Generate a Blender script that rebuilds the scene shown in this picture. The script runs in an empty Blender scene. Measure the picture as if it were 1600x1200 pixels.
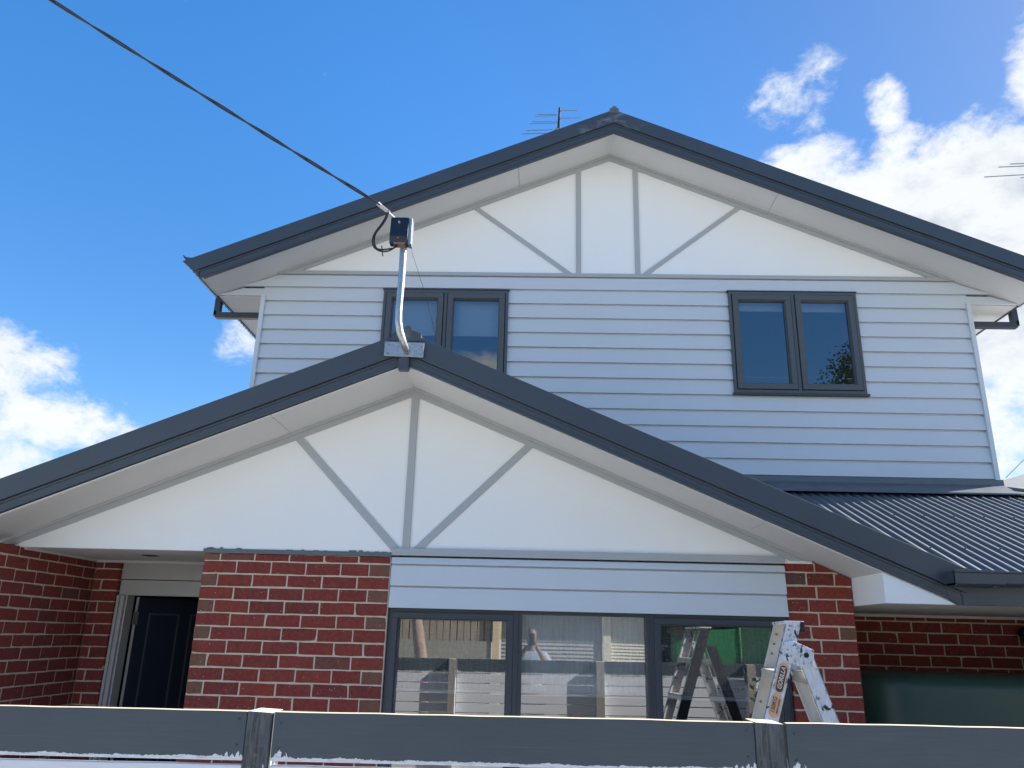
import bpy, math, random
from mathutils import Vector, Matrix
random.seed(7)
R = math.radians
S = bpy.context.scene
C = S.collection
H = 1.75                      # camera height; geometry below is written relative to eye level

# ------------------------------------------------------------------ camera
f_, p_, yaw_, roll_ = 1223.62, .3117, .0317, .0249
cam = bpy.data.cameras.new('camera')
cam.sensor_width = 36; cam.lens = f_/1600*36
cam.clip_start = .02; cam.clip_end = 3000
co = bpy.data.objects.new('camera', cam); C.objects.link(co); S.camera = co
c, s, cp, sp, cr, sr = math.cos(yaw_), math.sin(yaw_), math.cos(p_), math.sin(p_), math.cos(roll_), math.sin(roll_)
R0 = Vector((c, s, 0)); F0 = Vector((-s*cp, c*cp, sp)); U0 = Vector((s*sp, -c*sp, cp))
RR = R0*cr + U0*sr; UU = U0*cr - R0*sr
M4 = Matrix((RR, UU, -F0)).transposed().to_4x4(); M4.translation = Vector((0, 0, H))
co.matrix_world = M4

# ------------------------------------------------------------------ light
SUN_AZ, SUN_EL = R(73), R(35)
S.view_settings.view_transform = 'Standard'; S.view_settings.look = 'None'
S.view_settings.gamma = 1; S.view_settings.exposure = 1.44
sd = bpy.data.lights.new('sun', 'SUN'); sd.energy = 5.0; sd.angle = R(.5); sd.color = (1, .955, .89)
so = bpy.data.objects.new('sun', sd); C.objects.link(so); so.location = (20, 6, 20)
sdir = Vector((math.sin(SUN_AZ)*math.cos(SUN_EL), math.cos(SUN_AZ)*math.cos(SUN_EL), math.sin(SUN_EL)))
so.rotation_euler = sdir.to_track_quat('Z', 'Y').to_euler()

class N:
    """tiny node helper"""
    def __init__(s, nt): s.nt = nt
    def n(s, t, **k):
        o = s.nt.nodes.new(t)
        for a, b in k.items(): setattr(o, a, b)
        return o
    def put(s, sock, v):
        if hasattr(v, 'is_linked') or isinstance(v, bpy.types.NodeSocket): s.nt.links.new(v, sock)
        else: sock.default_value = v
    def m(s, op, a, b=0., c=None, clamp=False):
        o = s.n('ShaderNodeMath', operation=op, use_clamp=clamp)
        s.put(o.inputs[0], a); s.put(o.inputs[1], b)
        if c is not None: s.put(o.inputs[2], c)
        return o.outputs[0]
    def mix(s, f, a, b):
        o = s.n('ShaderNodeMix', data_type='RGBA')
        s.put(o.inputs[0], f)
        s.put(o.inputs[6], a if not isinstance(a, tuple) else (*a, 1)[:4])
        s.put(o.inputs[7], b if not isinstance(b, tuple) else (*b, 1)[:4])
        return o.outputs[2]
    def noise(s, vec, scale, detail=4, rough=.55, dist=0, out=0):
        o = s.n('ShaderNodeTexNoise'); s.put(o.inputs['Vector'], vec)
        o.inputs['Scale'].default_value = scale; o.inputs['Detail'].default_value = detail
        o.inputs['Roughness'].default_value = rough; o.inputs['Distortion'].default_value = dist
        return o.outputs[out]
    def ramp(s, v, lo, hi):
        o = s.n('ShaderNodeMapRange', interpolation_type='SMOOTHSTEP'); s.put(o.inputs[0], v)
        s.put(o.inputs[1], lo); s.put(o.inputs[2], hi)
        return o.outputs[0]
    def scale(s, vec, v):
        o = s.n('ShaderNodeMapping'); s.put(o.inputs[0], vec); o.inputs['Scale'].default_value = v
        return o.outputs[0]

W = bpy.data.worlds.new('World'); S.world = W; W.use_nodes = True
w = N(W.node_tree); bg = W.node_tree.nodes['Background']
sky = w.n('ShaderNodeTexSky', sky_type='NISHITA', sun_disc=False)
sky.sun_elevation = SUN_EL; sky.sun_rotation = SUN_AZ
sky.air_density = 1.0; sky.dust_density = .6; sky.ozone_density = 2.2
tc = w.n('ShaderNodeTexCoord'); vec = tc.outputs['Generated']
sx = w.n('ShaderNodeSeparateXYZ'); w.put(sx.inputs[0], vec)
az = w.m('MULTIPLY', w.m('ARCTAN2', sx.outputs[0], sx.outputs[1]), 180/math.pi)
el = w.m('MULTIPLY', w.m('ARCSINE', sx.outputs[2]), 180/math.pi)
# cloud patches: azimuth, elevation, half width, half height, weight (degrees, world directions)
PATCH = [(30.5, 24.2, 15, 8.7, 2.3), (45, 27, 12, 10, 2.2), (27.3, 33.8, 1.5, 2.6, .80), (33, 19, 9, 6, 1.1), (32.5, 12, 8, 3.2, .85),
         (38.2, 32.8, 3.6, 4.3, 1.25), (27.4, 31.0, 2.4, 2.6, 1.0), (21.5, 30.5, 5.5, 3.4, 1.05), (20.2, 35.9, 2.4, 1.6, .20), (23.0, 37.7, 1.7, 1.2, .28), (21.5, 33.9, 1.2, 1.6, .2),
         (-36.2, 15.6, 4.8, 3.0, .75), (-32.6, 12.3, 5.4, 2.5, .75), (-36.5, 9.5, 5.5, 2.4, .85), (-22.6, 19.2, 2.2, 1.9, .50),
         (60, 30, 15, 14, 1.2), (90, 20, 30, 9, 1.0),
         (184, 15.0, 9, 6.2, 1.7), (150, 8, 20, 4, .9), (215, 10, 24, 5, 1.0), (-90, 14, 30, 7, .9)]
fld = None
for a0, e0, ra, re, wt in PATCH:
    da = w.m('DIVIDE', w.m('WRAP', w.m('SUBTRACT', az, a0), 180., -180.), ra)
    de = w.m('DIVIDE', w.m('SUBTRACT', el, e0), re)
    r2 = w.m('ADD', w.m('MULTIPLY', da, da), w.m('MULTIPLY', de, de))
    v = w.m('MULTIPLY', w.m('SUBTRACT', 1., r2), wt)
    v = w.m('MAXIMUM', v, -.6)
    fld = v if fld is None else w.m('SMOOTH_MAX', fld, v, .15)
wv = w.scale(vec, (1, 1, 1.5))
n1 = w.noise(wv, 7.5, 9, .62, .25)
n2 = w.noise(wv, 26, 8, .62, .4)
turb = w.m('ADD', w.m('MULTIPLY', w.m('SUBTRACT', n1, .5), 2.3), w.m('ADD', w.m('MULTIPLY', w.m('SUBTRACT', n2, .5), 1.5), w.m('MULTIPLY', w.m('SUBTRACT', w.noise(wv, 80, 6, .65, .3), .5), .55)))
den = w.m('ADD', fld, turb)
mask = w.ramp(den, .0, .95)
n3 = w.noise(w.scale(vec, (1, 1, 1.8)), 9, 8, .6, .2)
thick = w.ramp(den, .5, 1.9)
shade = w.m('MULTIPLY', thick, w.m('ADD', .12, w.m('MULTIPLY', w.ramp(n3, .40, .64), .88)))
ccol = w.mix(shade, (3.3, 3.38, 3.42), (1.95, 2.15, 2.45))
hs = w.n('ShaderNodeHueSaturation'); hs.inputs['Saturation'].default_value = 1.35; hs.inputs['Value'].default_value = 1.0
w.put(hs.inputs['Color'], sky.outputs[0])
mk = w.m('MULTIPLY', mask, .97)
lowsky = w.m('ADD', .76, w.m('MULTIPLY', w.ramp(el, 8., 42.), .24))
vm = w.n('ShaderNodeVectorMath', operation='SCALE'); w.put(vm.inputs[0], hs.outputs[0]); dp = w.n('ShaderNodeVectorMath', operation='DOT_PRODUCT'); w.put(dp.inputs[0], vec); dp.inputs[1].default_value = sdir
w.put(vm.inputs['Scale'], w.m('MULTIPLY', lowsky, w.m('SUBTRACT', 1., w.m('MULTIPLY', w.ramp(dp.outputs['Value'], .35, 1.05), .5))))
vt = w.n('ShaderNodeVectorMath', operation='MULTIPLY'); w.put(vt.inputs[0], vm.outputs[0]); vt.inputs[1].default_value = (.97, .915, .955)
w.put(bg.inputs[0], w.mix(mk, vt.outputs[0], ccol))
bg.inputs[1].default_value = .114

# ------------------------------------------------------------------ materials
MATS = {}
def mat(name, col, rough=.6, metal=0, spec=.5, build=None):
    m = bpy.data.materials.new(name); m.use_nodes = True
    b = m.node_tree.nodes['Principled BSDF']; b.inputs['Base Color'].default_value = (*col, 1)
    b.inputs['Roughness'].default_value = rough; b.inputs['Metallic'].default_value = metal
    b.inputs['Specular IOR Level'].default_value = spec
    if build:
        k = N(m.node_tree); build(k, b)
    MATS[name] = m
    return m
def bump(k, b, h, dist=.002, strength=.5):
    o = k.n('ShaderNodeBump'); o.inputs['Distance'].default_value = dist; o.inputs['Strength'].default_value = strength
    k.put(o.inputs['Height'], h); k.put(b.inputs['Normal'], o.outputs[0])
def P(k): return k.n('ShaderNodeNewGeometry').outputs['Position']
def OC(k): return k.n('ShaderNodeTexCoord').outputs['Object']

def paint(col, var=.06, sc=2.2, rough=.55, grime=.0, fine=140):
    def f(k, b):
        p = P(k)
        n = k.noise(p, sc, 5, .6)
        d = tuple(x*(1-var*2.2) for x in col); u = tuple(min(1, x*(1+var)) for x in col)
        cc = k.mix(n, d, u)
        if grime:
            g = k.ramp(k.noise(k.scale(p, (3, 3, 1)), 2.5, 6, .65), .5, .8)
            cc = k.mix(k.m('MULTIPLY', g, grime), cc, tuple(x*.6 for x in col))
        k.put(b.inputs['Base Color'], cc)
        r = k.noise(p, 6, 3); k.put(b.inputs['Roughness'], k.m('ADD', rough-.08, k.m('MULTIPLY', r, .16)))
        bump(k, b, k.noise(p, fine, 3, .6), .0006, .35)
    return f
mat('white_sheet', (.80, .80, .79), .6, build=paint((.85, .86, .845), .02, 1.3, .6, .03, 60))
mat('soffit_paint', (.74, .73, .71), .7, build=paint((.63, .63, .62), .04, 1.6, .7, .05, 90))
mat('grey_trim', (.40, .41, .42), .5, build=paint((.40, .42, .43), .03, 2, .5, .05))
mat('weatherboard', (.52, .54, .57), .5, build=paint((.58, .625, .665), .03, 1.1, .5, .05, 70))
mat('charcoal_steel', (.04, .05, .06), .35, build=paint((.050, .063, .080), .10, 1.5, .40, .12, 200))
mat('window_frame', (.035, .042, .05), .4, build=paint((.038, .047, .060), .05, 3, .42))
mat('grey_frame', (.06, .065, .07), .4, build=paint((.080, .090, .096), .05, 3, .42))
mat('white_door_paint', (.5, .5, .49), .5, build=paint((.5, .5, .48), .05, 3, .5, .12))
mat('navy_door', (.02, .03, .05), .4, build=paint((.018, .026, .042), .08, 3, .35))
mat('black_plastic', (.012, .016, .03), .4, build=paint((.010, .014, .028), .1, 12, .38))
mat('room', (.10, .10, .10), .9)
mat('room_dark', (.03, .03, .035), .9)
mat('render_ground', (.33, .31, .28), .9)
mat('tank_green', (.02, .06, .045), .3, build=paint((.030, .070, .052), .06, 3, .38))
mat('roof_grey', (.2, .21, .23), .5, build=paint((.11, .12, .135), .08, 5, .8))
mat('lead_flashing', (.16, .18, .19), .4, build=paint((.12, .135, .145), .12, 9, .42, .2))
mat('blind_cloth', (.6, .6, .58), .9, build=paint((.55, .57, .6), .04, 3, .9))

def scuff(k, b):
    paint((.050, .063, .080), .10, 1.5, .40, .12, 200)(k, b)
    p = P(k); sx_ = k.n('ShaderNodeSeparateXYZ'); k.put(sx_.inputs[0], p)
    near = k.m('SUBTRACT', 1., k.m('MULTIPLY', k.m('ABSOLUTE', k.m('SUBTRACT', sx_.outputs[0], .70)), 1.9), clamp=True)
    sm = k.ramp(k.noise(k.scale(p, (1, 1, 3)), 3.2, 5, .6, .4), .50, .66)
    old = b.inputs['Base Color'].links[0].from_socket
    k.put(b.inputs['Base Color'], k.mix(k.m('MULTIPLY', k.m('MULTIPLY', near, sm), .6), old, (.26, .29, .33)))
mat('scuffed_steel', (.05, .06, .08), .4, build=scuff)
def corr(k, b):
    p = P(k); n = k.noise(p, 3, 5, .6)
    k.put(b.inputs['Base Color'], k.mix(n, (.13, .15, .17), (.18, .20, .225))); b.inputs['Metallic'].default_value = .8
    k.put(b.inputs['Roughness'], k.m('ADD', .48, k.m('MULTIPLY', k.noise(p, 8, 4), .10))); b.inputs['Specular IOR Level'].default_value = 1.0; b.inputs['Coat Weight'].default_value = .0; b.inputs['Coat Roughness'].default_value = .38
mat('corrugated_steel', (.04, .05, .06), .33, build=corr)

def brick(k, b):
    a = k.n('ShaderNodeAttribute', attribute_name='tint'); p = P(k)
    n = k.noise(p, 55, 6, .7); n2 = k.noise(p, 9, 4, .6)
    base = k.mix(k.m('MULTIPLY', n2, .55), a.outputs['Color'], (.10, .035, .035))
    base = k.mix(k.m('MULTIPLY', k.ramp(n, .35, .75), .38), base, (.33, .11, .07))
    pits = k.ramp(k.noise(p, 120, 2, .5), .66, .72)
    base = k.mix(pits, base, (.03, .02, .02))
    v = k.n('ShaderNodeTexVoronoi'); k.put(v.inputs['Vector'], p); v.inputs['Scale'].default_value = 42
    spk = k.m('LESS_THAN', v.outputs['Distance'], .09)
    spk = k.m('MULTIPLY', spk, k.m('GREATER_THAN', k.noise(p, 22, 2), .56))
    base = k.mix(spk, base, (.72, .66, .58))
    k.put(b.inputs['Base Color'], base)
    bump(k, b, k.m('SUBTRACT', n, k.m('MULTIPLY', pits, .6)), .003, .7)
mat('brick', (.25, .06, .05), .9, spec=.2, build=brick)
def mortar(k, b):
    p = P(k); n = k.noise(p, 30, 6, .7); n2 = k.noise(p, 2.5, 4)
    k.put(b.inputs['Base Color'], k.mix(n, k.mix(n2, (.44, .36, .27), (.53, .44, .335)), (.63, .53, .41)))
    bump(k, b, n, .004, .8)
mat('mortar', (.42, .38, .32), .95, spec=.2, build=mortar)

def galv(k, b):
    p = P(k)
    v = k.n('ShaderNodeTexVoronoi', feature='F1'); k.put(v.inputs['Vector'], p); v.inputs['Scale'].default_value = 70
    n = k.noise(p, 35, 5, .7)
    k.put(b.inputs['Base Color'], k.mix(k.m('MULTIPLY', k.m('ADD', n, v.outputs['Distance']), .7), (.18, .21, .22), (.46, .48, .49)))
    k.put(b.inputs['Roughness'], k.m('ADD', .22, k.m('MULTIPLY', n, .3)))
    rust = k.ramp(k.noise(p, 14, 5, .7), .68, .8)
mat('galvanised', (.45, .47, .5), .4, .85, build=galv)

def ladder(k, b):
    p = OC(k)
    n = k.noise(k.scale(p, (1, 1, .22)), 60, 6, .7)
    cc = k.mix(k.ramp(n, .25, .75), (.52, .54, .57), (.76, .78, .82))
    blot = k.m('MULTIPLY', k.ramp(k.noise(p, 26, 5, .6, .8), .555, .60), k.ramp(k.noise(p, 6, 2), .42, .58))
    cc = k.mix(blot, cc, (.04, .042, .05))
    blot2 = k.ramp(k.noise(p, 31, 4, .6), .68, .71)
    cc = k.mix(blot2, cc, (.16, .16, .18))
    st = k.ramp(k.noise(p, 9, 4), .62, .7)
    cc = k.mix(k.m('MULTIPLY', st, .5), cc, (.42, .34, .25))
    k.put(b.inputs['Base Color'], cc); bump(k, b, n, .001, .5)
mat('ladder_paint', (.6, .6, .62), .5, .1, build=ladder)
def ladder2(k, b):
    p = OC(k); n = k.noise(p, 14, 6, .65)
    cc = k.mix(n, (.47, .44, .38), (.70, .67, .60))
    cc = k.mix(k.ramp(k.noise(p, 34, 3), .67, .7), cc, (.15, .13, .12))
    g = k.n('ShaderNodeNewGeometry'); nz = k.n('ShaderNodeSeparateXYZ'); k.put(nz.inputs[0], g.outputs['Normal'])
    cc = k.mix(k.m('GREATER_THAN', nz.outputs[1], .5), cc, k.mix(n, (.05, .055, .065), (.12, .125, .135)))  # shade on the house-facing (+Y) faces is put into the colour
    k.put(b.inputs['Base Color'], cc)
mat('ladder_bare_shade', (.6, .57, .5), .45, .2, build=ladder2)

def darkboard(k, b):      # charcoal paint, white primer left ragged at the bottom edge, bare pine on the top edge
    p = OC(k); sp_ = k.n('ShaderNodeSeparateXYZ'); k.put(sp_.inputs[0], p)
    gr = k.noise(k.scale(p, (.6, 8, 14)), 9, 6, .65)
    base = k.mix(gr, (.043, .060, .074), (.064, .086, .102))
    base = k.mix(k.m('MULTIPLY', k.ramp(k.noise(p, 2.3, 3), .35, .7), .6), base, (.046, .060, .076))
    # raw end-grain scuffs near board ends
    rag = k.m('ADD', k.m('MULTIPLY', k.noise(k.scale(p, (1, 1, 1)), 7, 3, .6), .020), k.m('MULTIPLY', k.noise(k.scale(p, (1, 1, .3)), 90, 3, .7), .012))
    at = k.n('ShaderNodeAttribute', attribute_name='ends')
    rag = k.m('ADD', rag, k.m('MULTIPLY', at.outputs['Fac'], k.m('MULTIPLY', k.ramp(k.noise(k.scale(p, (1, 1, .25)), 70, 3), .40, .75), .034)))
    wm = k.m('LESS_THAN', sp_.outputs[2], k.m('SUBTRACT', rag, .006))
    base = k.mix(k.m('MULTIPLY', wm, k.m('ADD', .72, k.m('MULTIPLY', k.ramp(k.noise(k.scale(p, (.5, 1, 6)), 60, 3), .35, .6), .28))), base, (.66, .68, .72))
    scr = k.m('MULTIPLY', k.ramp(k.noise(k.scale(p, (.25, 6, 30)), 8, 5, .7), .60, .72), .35)
    base = k.mix(scr, base, (.11, .13, .14))
    knot = k.m('GREATER_THAN', k.noise(p, 31, 2), .80)
    base = k.mix(knot, base, (.3, .22, .15))
    g = k.n('ShaderNodeNewGeometry'); nz = k.n('ShaderNodeSeparateXYZ'); k.put(nz.inputs[0], g.outputs['Normal'])
    top = k.m('GREATER_THAN', k.m('ADD', nz.outputs[2], k.m('MULTIPLY', k.m('SUBTRACT', k.noise(p, 40, 3), .5), .5)), .6)
    base = k.mix(top, base, (.62, .52, .36))
    k.put(b.inputs['Base Color'], base)
    bump(k, b, gr, .0015, .5)
mat('charcoal_board', (.05, .06, .07), .55, build=darkboard)
def slat(k, b):
    p = OC(k); gr = k.noise(k.scale(p, (.6, 8, 14)), 9, 6, .65)
    k.put(b.inputs['Base Color'], k.mix(gr, (.55, .57, .61), (.74, .76, .80))); bump(k, b, gr, .0012, .5)
mat('primed_slat', (.7, .72, .76), .6, build=slat)
def fpost(k, b):
    p = OC(k); gr = k.noise(k.scale(p, (10, 10, .9)), 9, 6, .7, .6)
    base = k.mix(k.ramp(gr, .3, .7), (.022, .028, .034), (.105, .115, .125))
    base = k.mix(k.m('MULTIPLY', k.ramp(k.noise(p, 38, 5, .7), .56, .72), .55), base, (.18, .155, .125))
    sp_ = k.n('ShaderNodeSeparateXYZ'); k.put(sp_.inputs[0], p)
    rag = k.m('ADD', k.m('MULTIPLY', k.ramp(k.noise(k.scale(p, (1, 1, .2)), 60, 4, .6), .45, .8), .12), 1.335)
    wm = k.m('LESS_THAN', sp_.outputs[2], rag)
    base = k.mix(wm, base, (.6, .62, .66))
    g = k.n('ShaderNodeNewGeometry'); nz = k.n('ShaderNodeSeparateXYZ'); k.put(nz.inputs[0], g.outputs['Normal'])
    base = k.mix(k.m('GREATER_THAN', nz.outputs[2], .6), base, (.62, .55, .42))
    base = k.mix(k.m('GREATER_THAN', nz.outputs[1], .6), base, k.mix(gr, (.22, .2, .17), (.4, .37, .33)))
    k.put(b.inputs['Base Color'], base); bump(k, b, gr, .003, .8)
mat('weathered_post', (.05, .05, .05), .7, build=fpost)
def wood(c1, c2, sc=(8, 8, .7)):
    def f(k, b):
        p = P(k); gr = k.noise(k.scale(p, sc), 5, 6, .7, .4)
        k.put(b.inputs['Base Color'], k.mix(gr, c1, c2)); bump(k, b, gr, .003, .6)
    return f
mat('paling_wood', (.3, .24, .18), .85, build=wood((.16, .14, .12), (.42, .35, .27)))
mat('pine', (.6, .5, .33), .7, build=wood((.5, .4, .24), (.72, .6, .42)))
mat('old_board', (.3, .3, .27), .85, build=wood((.2, .2, .17), (.34, .34, .29), (.7, 8, 8)))
mat('bark', (.3, .2, .15), .9, build=wood((.10, .08, .07), (.45, .34, .28), (5, 5, 1)))
mat('grey_weatherboard', (.26, .27, .26), .8, build=paint((.36, .37, .36), .05, 2, .8))
mat('cream_weatherboard', (.7, .66, .56), .7, build=paint((.70, .66, .55), .04, 2, .7))
mat('bin_green', (.02, .16, .05), .45, build=paint((.02, .17, .055), .08, 4, .45))
mat('bin_green_dark', (.02, .1, .05), .5, build=paint((.015, .085, .045), .08, 4, .5))
mat('side_green', (.04, .06, .05), .8, build=paint((.035, .06, .045), .08, 3, .8))
mat('rubber', (.015, .015, .015), .8)
mat('sticker_orange', (.80, .36, .16), .5, build=paint((.72, .42, .25), .12, 60, .5))
mat('sticker_dark', (.05, .05, .06), .5)
mat('sticker_ink', (.09, .05, .05), .5)
mat('sticker_pale', (.72, .60, .48), .5)
mat('cable_black', (.012, .012, .014), .5)
mat('clamp_metal', (.45, .44, .42), .4, .6)
mat('antenna_metal', (.25, .26, .28), .4, .7)
mat('rust', (.28, .13, .08), .8, build=paint((.25, .15, .11), .3, 60, .8))
mat('asphalt', (.05, .05, .05), .9, build=paint((.05, .05, .05), .2, 30, .9))
def ground(k, b):
    p = P(k); n = k.noise(p, 1.2, 8, .65); n2 = k.noise(p, 60, 3)
    cc = k.mix(n, (.52, .49, .43), (.61, .585, .52)); cc = k.mix(k.m('MULTIPLY', n2, .25), cc, (.26, .23, .19))
    k.put(b.inputs['Base Color'], cc); bump(k, b, n2, .01, .6)
mat('gravel', (.3, .28, .24), .95, build=ground)
mat('grass_green', (.06, .10, .03), .95, build=paint((.07, .11, .035), .3, 9, .95))
mat('concrete', (.4, .39, .37), .9, build=paint((.59, .575, .53), .06, 3, .9, .12))
mat('leaf', (.05, .09, .03), .7, build=paint((.055, .095, .035), .35, 4, .7))
mat('skin', (.20, .135, .11), .6); mat('shirt', (.42, .5, .6), .9, build=paint((.30, .37, .45), .08, 20, .9))
mat('trousers', (.05, .06, .09), .9); mat('hair', (.06, .05, .04), .8)

def glass(name, base, tint=(.85, .9, .95)):
    m = bpy.data.materials.new(name); m.use_nodes = True; nt = m.node_tree; nt.nodes.clear(); k = N(nt)
    out = k.n('ShaderNodeOutputMaterial'); mx = k.n('ShaderNodeMixShader')
    g = k.n('ShaderNodeBsdfGlossy'); g.inputs['Roughness'].default_value = .0; g.inputs['Color'].default_value = (1, 1, 1, 1)
    # slight waviness of real float glass
    bp = k.n('ShaderNodeBump'); bp.inputs['Distance'].default_value = .004; bp.inputs['Strength'].default_value = .03
    k.put(bp.inputs['Height'], k.noise(P(k), 2.2, 1)); k.put(g.inputs['Normal'], bp.outputs[0])
    t = k.n('ShaderNodeBsdfTransparent'); t.inputs['Color'].default_value = (*tint, 1)
    fr = k.n('ShaderNodeFresnel'); fr.inputs['IOR'].default_value = 1.5
    k.put(mx.inputs[0], k.m('ADD', k.m('MULTIPLY', fr.outputs[0], 1.4), base, clamp=True))
    k.put(mx.inputs[1], t.outputs[0]); k.put(mx.inputs[2], g.outputs[0]); k.put(out.inputs[0], mx.outputs[0])
    MATS[name] = m
glass('window_glass', .13, (.7, .78, .85))
glass('bay_glass', .24, (.75, .8, .82))
def sheer(name, alpha):
    m = bpy.data.materials.new(name); m.use_nodes = True; nt = m.node_tree; nt.nodes.clear(); k = N(nt)
    out = k.n('ShaderNodeOutputMaterial'); mx = k.n('ShaderNodeMixShader')
    d = k.n('ShaderNodeBsdfDiffuse'); d.inputs['Color'].default_value = (.8, .82, .84, 1)
    t = k.n('ShaderNodeBsdfTransparent')
    n = k.noise(k.scale(P(k), (60, 1, 3)), 3, 4, .6); n2 = k.noise(k.scale(P(k), (3, 1, 60)), 3, 4, .6)
    k.put(mx.inputs[0], k.m('MULTIPLY', k.m('ADD', .55, k.m('MULTIPLY', k.m('ADD', n, n2), .45)), alpha, clamp=True))
    k.put(mx.inputs[1], t.outputs[0]); k.put(mx.inputs[2], d.outputs[0]); k.put(out.inputs[0], mx.outputs[0])
    MATS[name] = m
sheer('sheer_dense', .95); sheer('sheer_thin', .28)

# ------------------------------------------------------------------ mesh building
class MB:
    def __init__(s): s.v = []; s.f = []; s.col = []; s.smooth = []
    def add(s, vs, fs, col=None, smooth=False):
        o = len(s.v); s.v += [tuple(x) for x in vs]
        for q in fs: s.f.append(tuple(i+o for i in q)); s.col.append(col); s.smooth.append(smooth)
        return s
    def box(s, x0, x1, y0, y1, z0, z1, col=None):
        return s.add([(x0,y0,z0),(x1,y0,z0),(x1,y1,z0),(x0,y1,z0),(x0,y0,z1),(x1,y0,z1),(x1,y1,z1),(x0,y1,z1)],
              [(0,3,2,1),(4,5,6,7),(0,1,5,4),(1,2,6,5),(2,3,7,6),(3,0,4,7)], col)
    def prism_y(s, poly, y0, y1, col=None):      # polygon in x,z; pushed along y
        a = sum(poly[i][0]*poly[(i+1)%len(poly)][1]-poly[(i+1)%len(poly)][0]*poly[i][1] for i in range(len(poly)))
        if a < 0: poly = poly[::-1]
        n = len(poly)
        vs = [(x, y0, z) for x, z in poly]+[(x, y1, z) for x, z in poly]
        fs = [tuple(range(n)), tuple(range(2*n-1, n-1, -1))]
        fs += [((i+1)%n, i, n+i, n+(i+1)%n) for i in range(n)]
        return s.add(vs, fs, col)
    def prism_x(s, poly, x0, x1, col=None):      # polygon in y,z
        n = len(poly)
        a = sum(poly[i][0]*poly[(i+1)%n][1]-poly[(i+1)%n][0]*poly[i][1] for i in range(n))
        if a < 0: poly = poly[::-1]
        vs = [(x0, y, z) for y, z in poly]+[(x1, y, z) for y, z in poly]
        fs = [tuple(range(n-1, -1, -1)), tuple(range(n, 2*n))]
        fs += [(i, (i+1)%n, n+(i+1)%n, n+i) for i in range(n)]
        return s.add(vs, fs, col)
    def bar(s, p, q, w_, y0, y1):                # flat bar in the x,z plane
        p = Vector(p); q = Vector(q); d = (q-p).normalized(); n = Vector((-d.y, d.x))*w_/2
        return s.prism_y([tuple(p+n), tuple(q+n), tuple(q-n), tuple(p-n)], y0, y1)
    def tube(s, pts, r, n=12, cap=True, rs=None):
        pts = [Vector(p) for p in pts]; rings = []
        t0 = (pts[1]-pts[0]).normalized(); a = t0.orthogonal().normalized()
        for i, p in enumerate(pts):
            t = (pts[min(i+1, len(pts)-1)]-pts[max(i-1, 0)]).normalized()
            a = (a-t*a.dot(t)).normalized(); b = t.cross(a)
            rr = rs[i] if rs else r
            rings.append([p+(a*math.cos(2*math.pi*j/n)+b*math.sin(2*math.pi*j/n))*rr for j in range(n)])
        vs = [v for g in rings for v in g]
        fs = [(i*n+j, i*n+(j+1)%n, (i+1)*n+(j+1)%n, (i+1)*n+j) for i in range(len(pts)-1) for j in range(n)]
        s.add(vs, fs, None, True)
        if cap: s.add(rings[0], [tuple(range(n-1, -1, -1))]); s.add(rings[-1], [tuple(range(n))])
        return s
    def hexa(s, a, b):                            # a,b: two quads (4 points each)
        return s.add(list(a)+list(b), [(3,2,1,0),(4,5,6,7),(0,1,5,4),(1,2,6,5),(2,3,7,6),(3,0,4,7)])
def wpos(o):
    v = Vector(o.location); 
    while o.parent: o = o.parent; v += Vector(o.location)
    return v
def tag(o, label=None, cat=None, group=None, kind=None):
    for a, b in (('label', label), ('category', cat), ('group', group), ('kind', kind)):
        if b: o[a] = b
    return o
def thing(name, loc, label, cat, group=None):
    o = bpy.data.objects.new(name, None); C.objects.link(o); o.location = (loc[0], loc[1], loc[2]+H)
    o.empty_display_size = .1
    return tag(o, label, cat, group)
def obj(name, mb, m, parent=None, bevel=0, at=None, recalc=True, label=None, attr=None):
    me = bpy.data.meshes.new(name)
    base = Vector((0, 0, 0))
    if at is not None: base = Vector((at[0], at[1], at[2]+H))
    pw = wpos(parent) if parent else Vector((0, 0, 0))
    if at is None: base = pw
    me.from_pydata([(x-base.x, y-base.y, z+H-base.z) for x, y, z in mb.v], [], mb.f)
    me.materials.append(MATS[m])
    me.polygons.foreach_set('use_smooth', mb.smooth)
    if any(cc is not None for cc in mb.col):
        a = me.color_attributes.new('tint', 'FLOAT_COLOR', 'CORNER')
        buf = []
        for pl, cc in zip(me.polygons, mb.col):
            buf += list((*(cc or (.3, .3, .3)), 1))*len(pl.vertices)
        a.data.foreach_set('color', buf)
    if recalc:
        import bmesh
        bm = bmesh.new(); bm.from_mesh(me); bmesh.ops.recalc_face_normals(bm, faces=bm.faces); bm.to_mesh(me); bm.free()
    me.update()
    o = bpy.data.objects.new(name, me); C.objects.link(o)
    if parent: o.parent = parent
    o.location = base-pw
    if bevel:
        b = o.modifiers.new('bevel', 'BEVEL'); b.width = bevel; b.segments = 2; b.limit_method = 'ANGLE'; b.angle_limit = R(35)
        b.harden_normals = False
    if label: o['label'] = label
    return o

# ------------------------------------------------------------------ ground
g = MB(); g.add([(-400, -400, -H), (400, -400, -H), (400, 400, -H), (-400, 400, -H)], [(0, 1, 2, 3)])
tag(obj('ground', g, 'gravel'), kind='structure')
g = MB(); g.add([(-60, -1.9, -H+.006), (60, -1.9, -H+.006), (60, 1.6, -H+.006), (-60, 1.6, -H+.006)], [(0, 1, 2, 3)])
tag(obj('footpath', g, 'concrete'), kind='structure')

g = MB(); g.add([(2.15, 3.2, -H+.005), (7.5, 3.2, -H+.005), (7.5, 7.0, -H+.005), (2.15, 7.0, -H+.005)], [(0, 1, 2, 3)])
tag(obj('bounce_cut_paving', g, 'asphalt'), kind='structure')  # unseen dark paving added to cut ground bounce under the right eave

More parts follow.
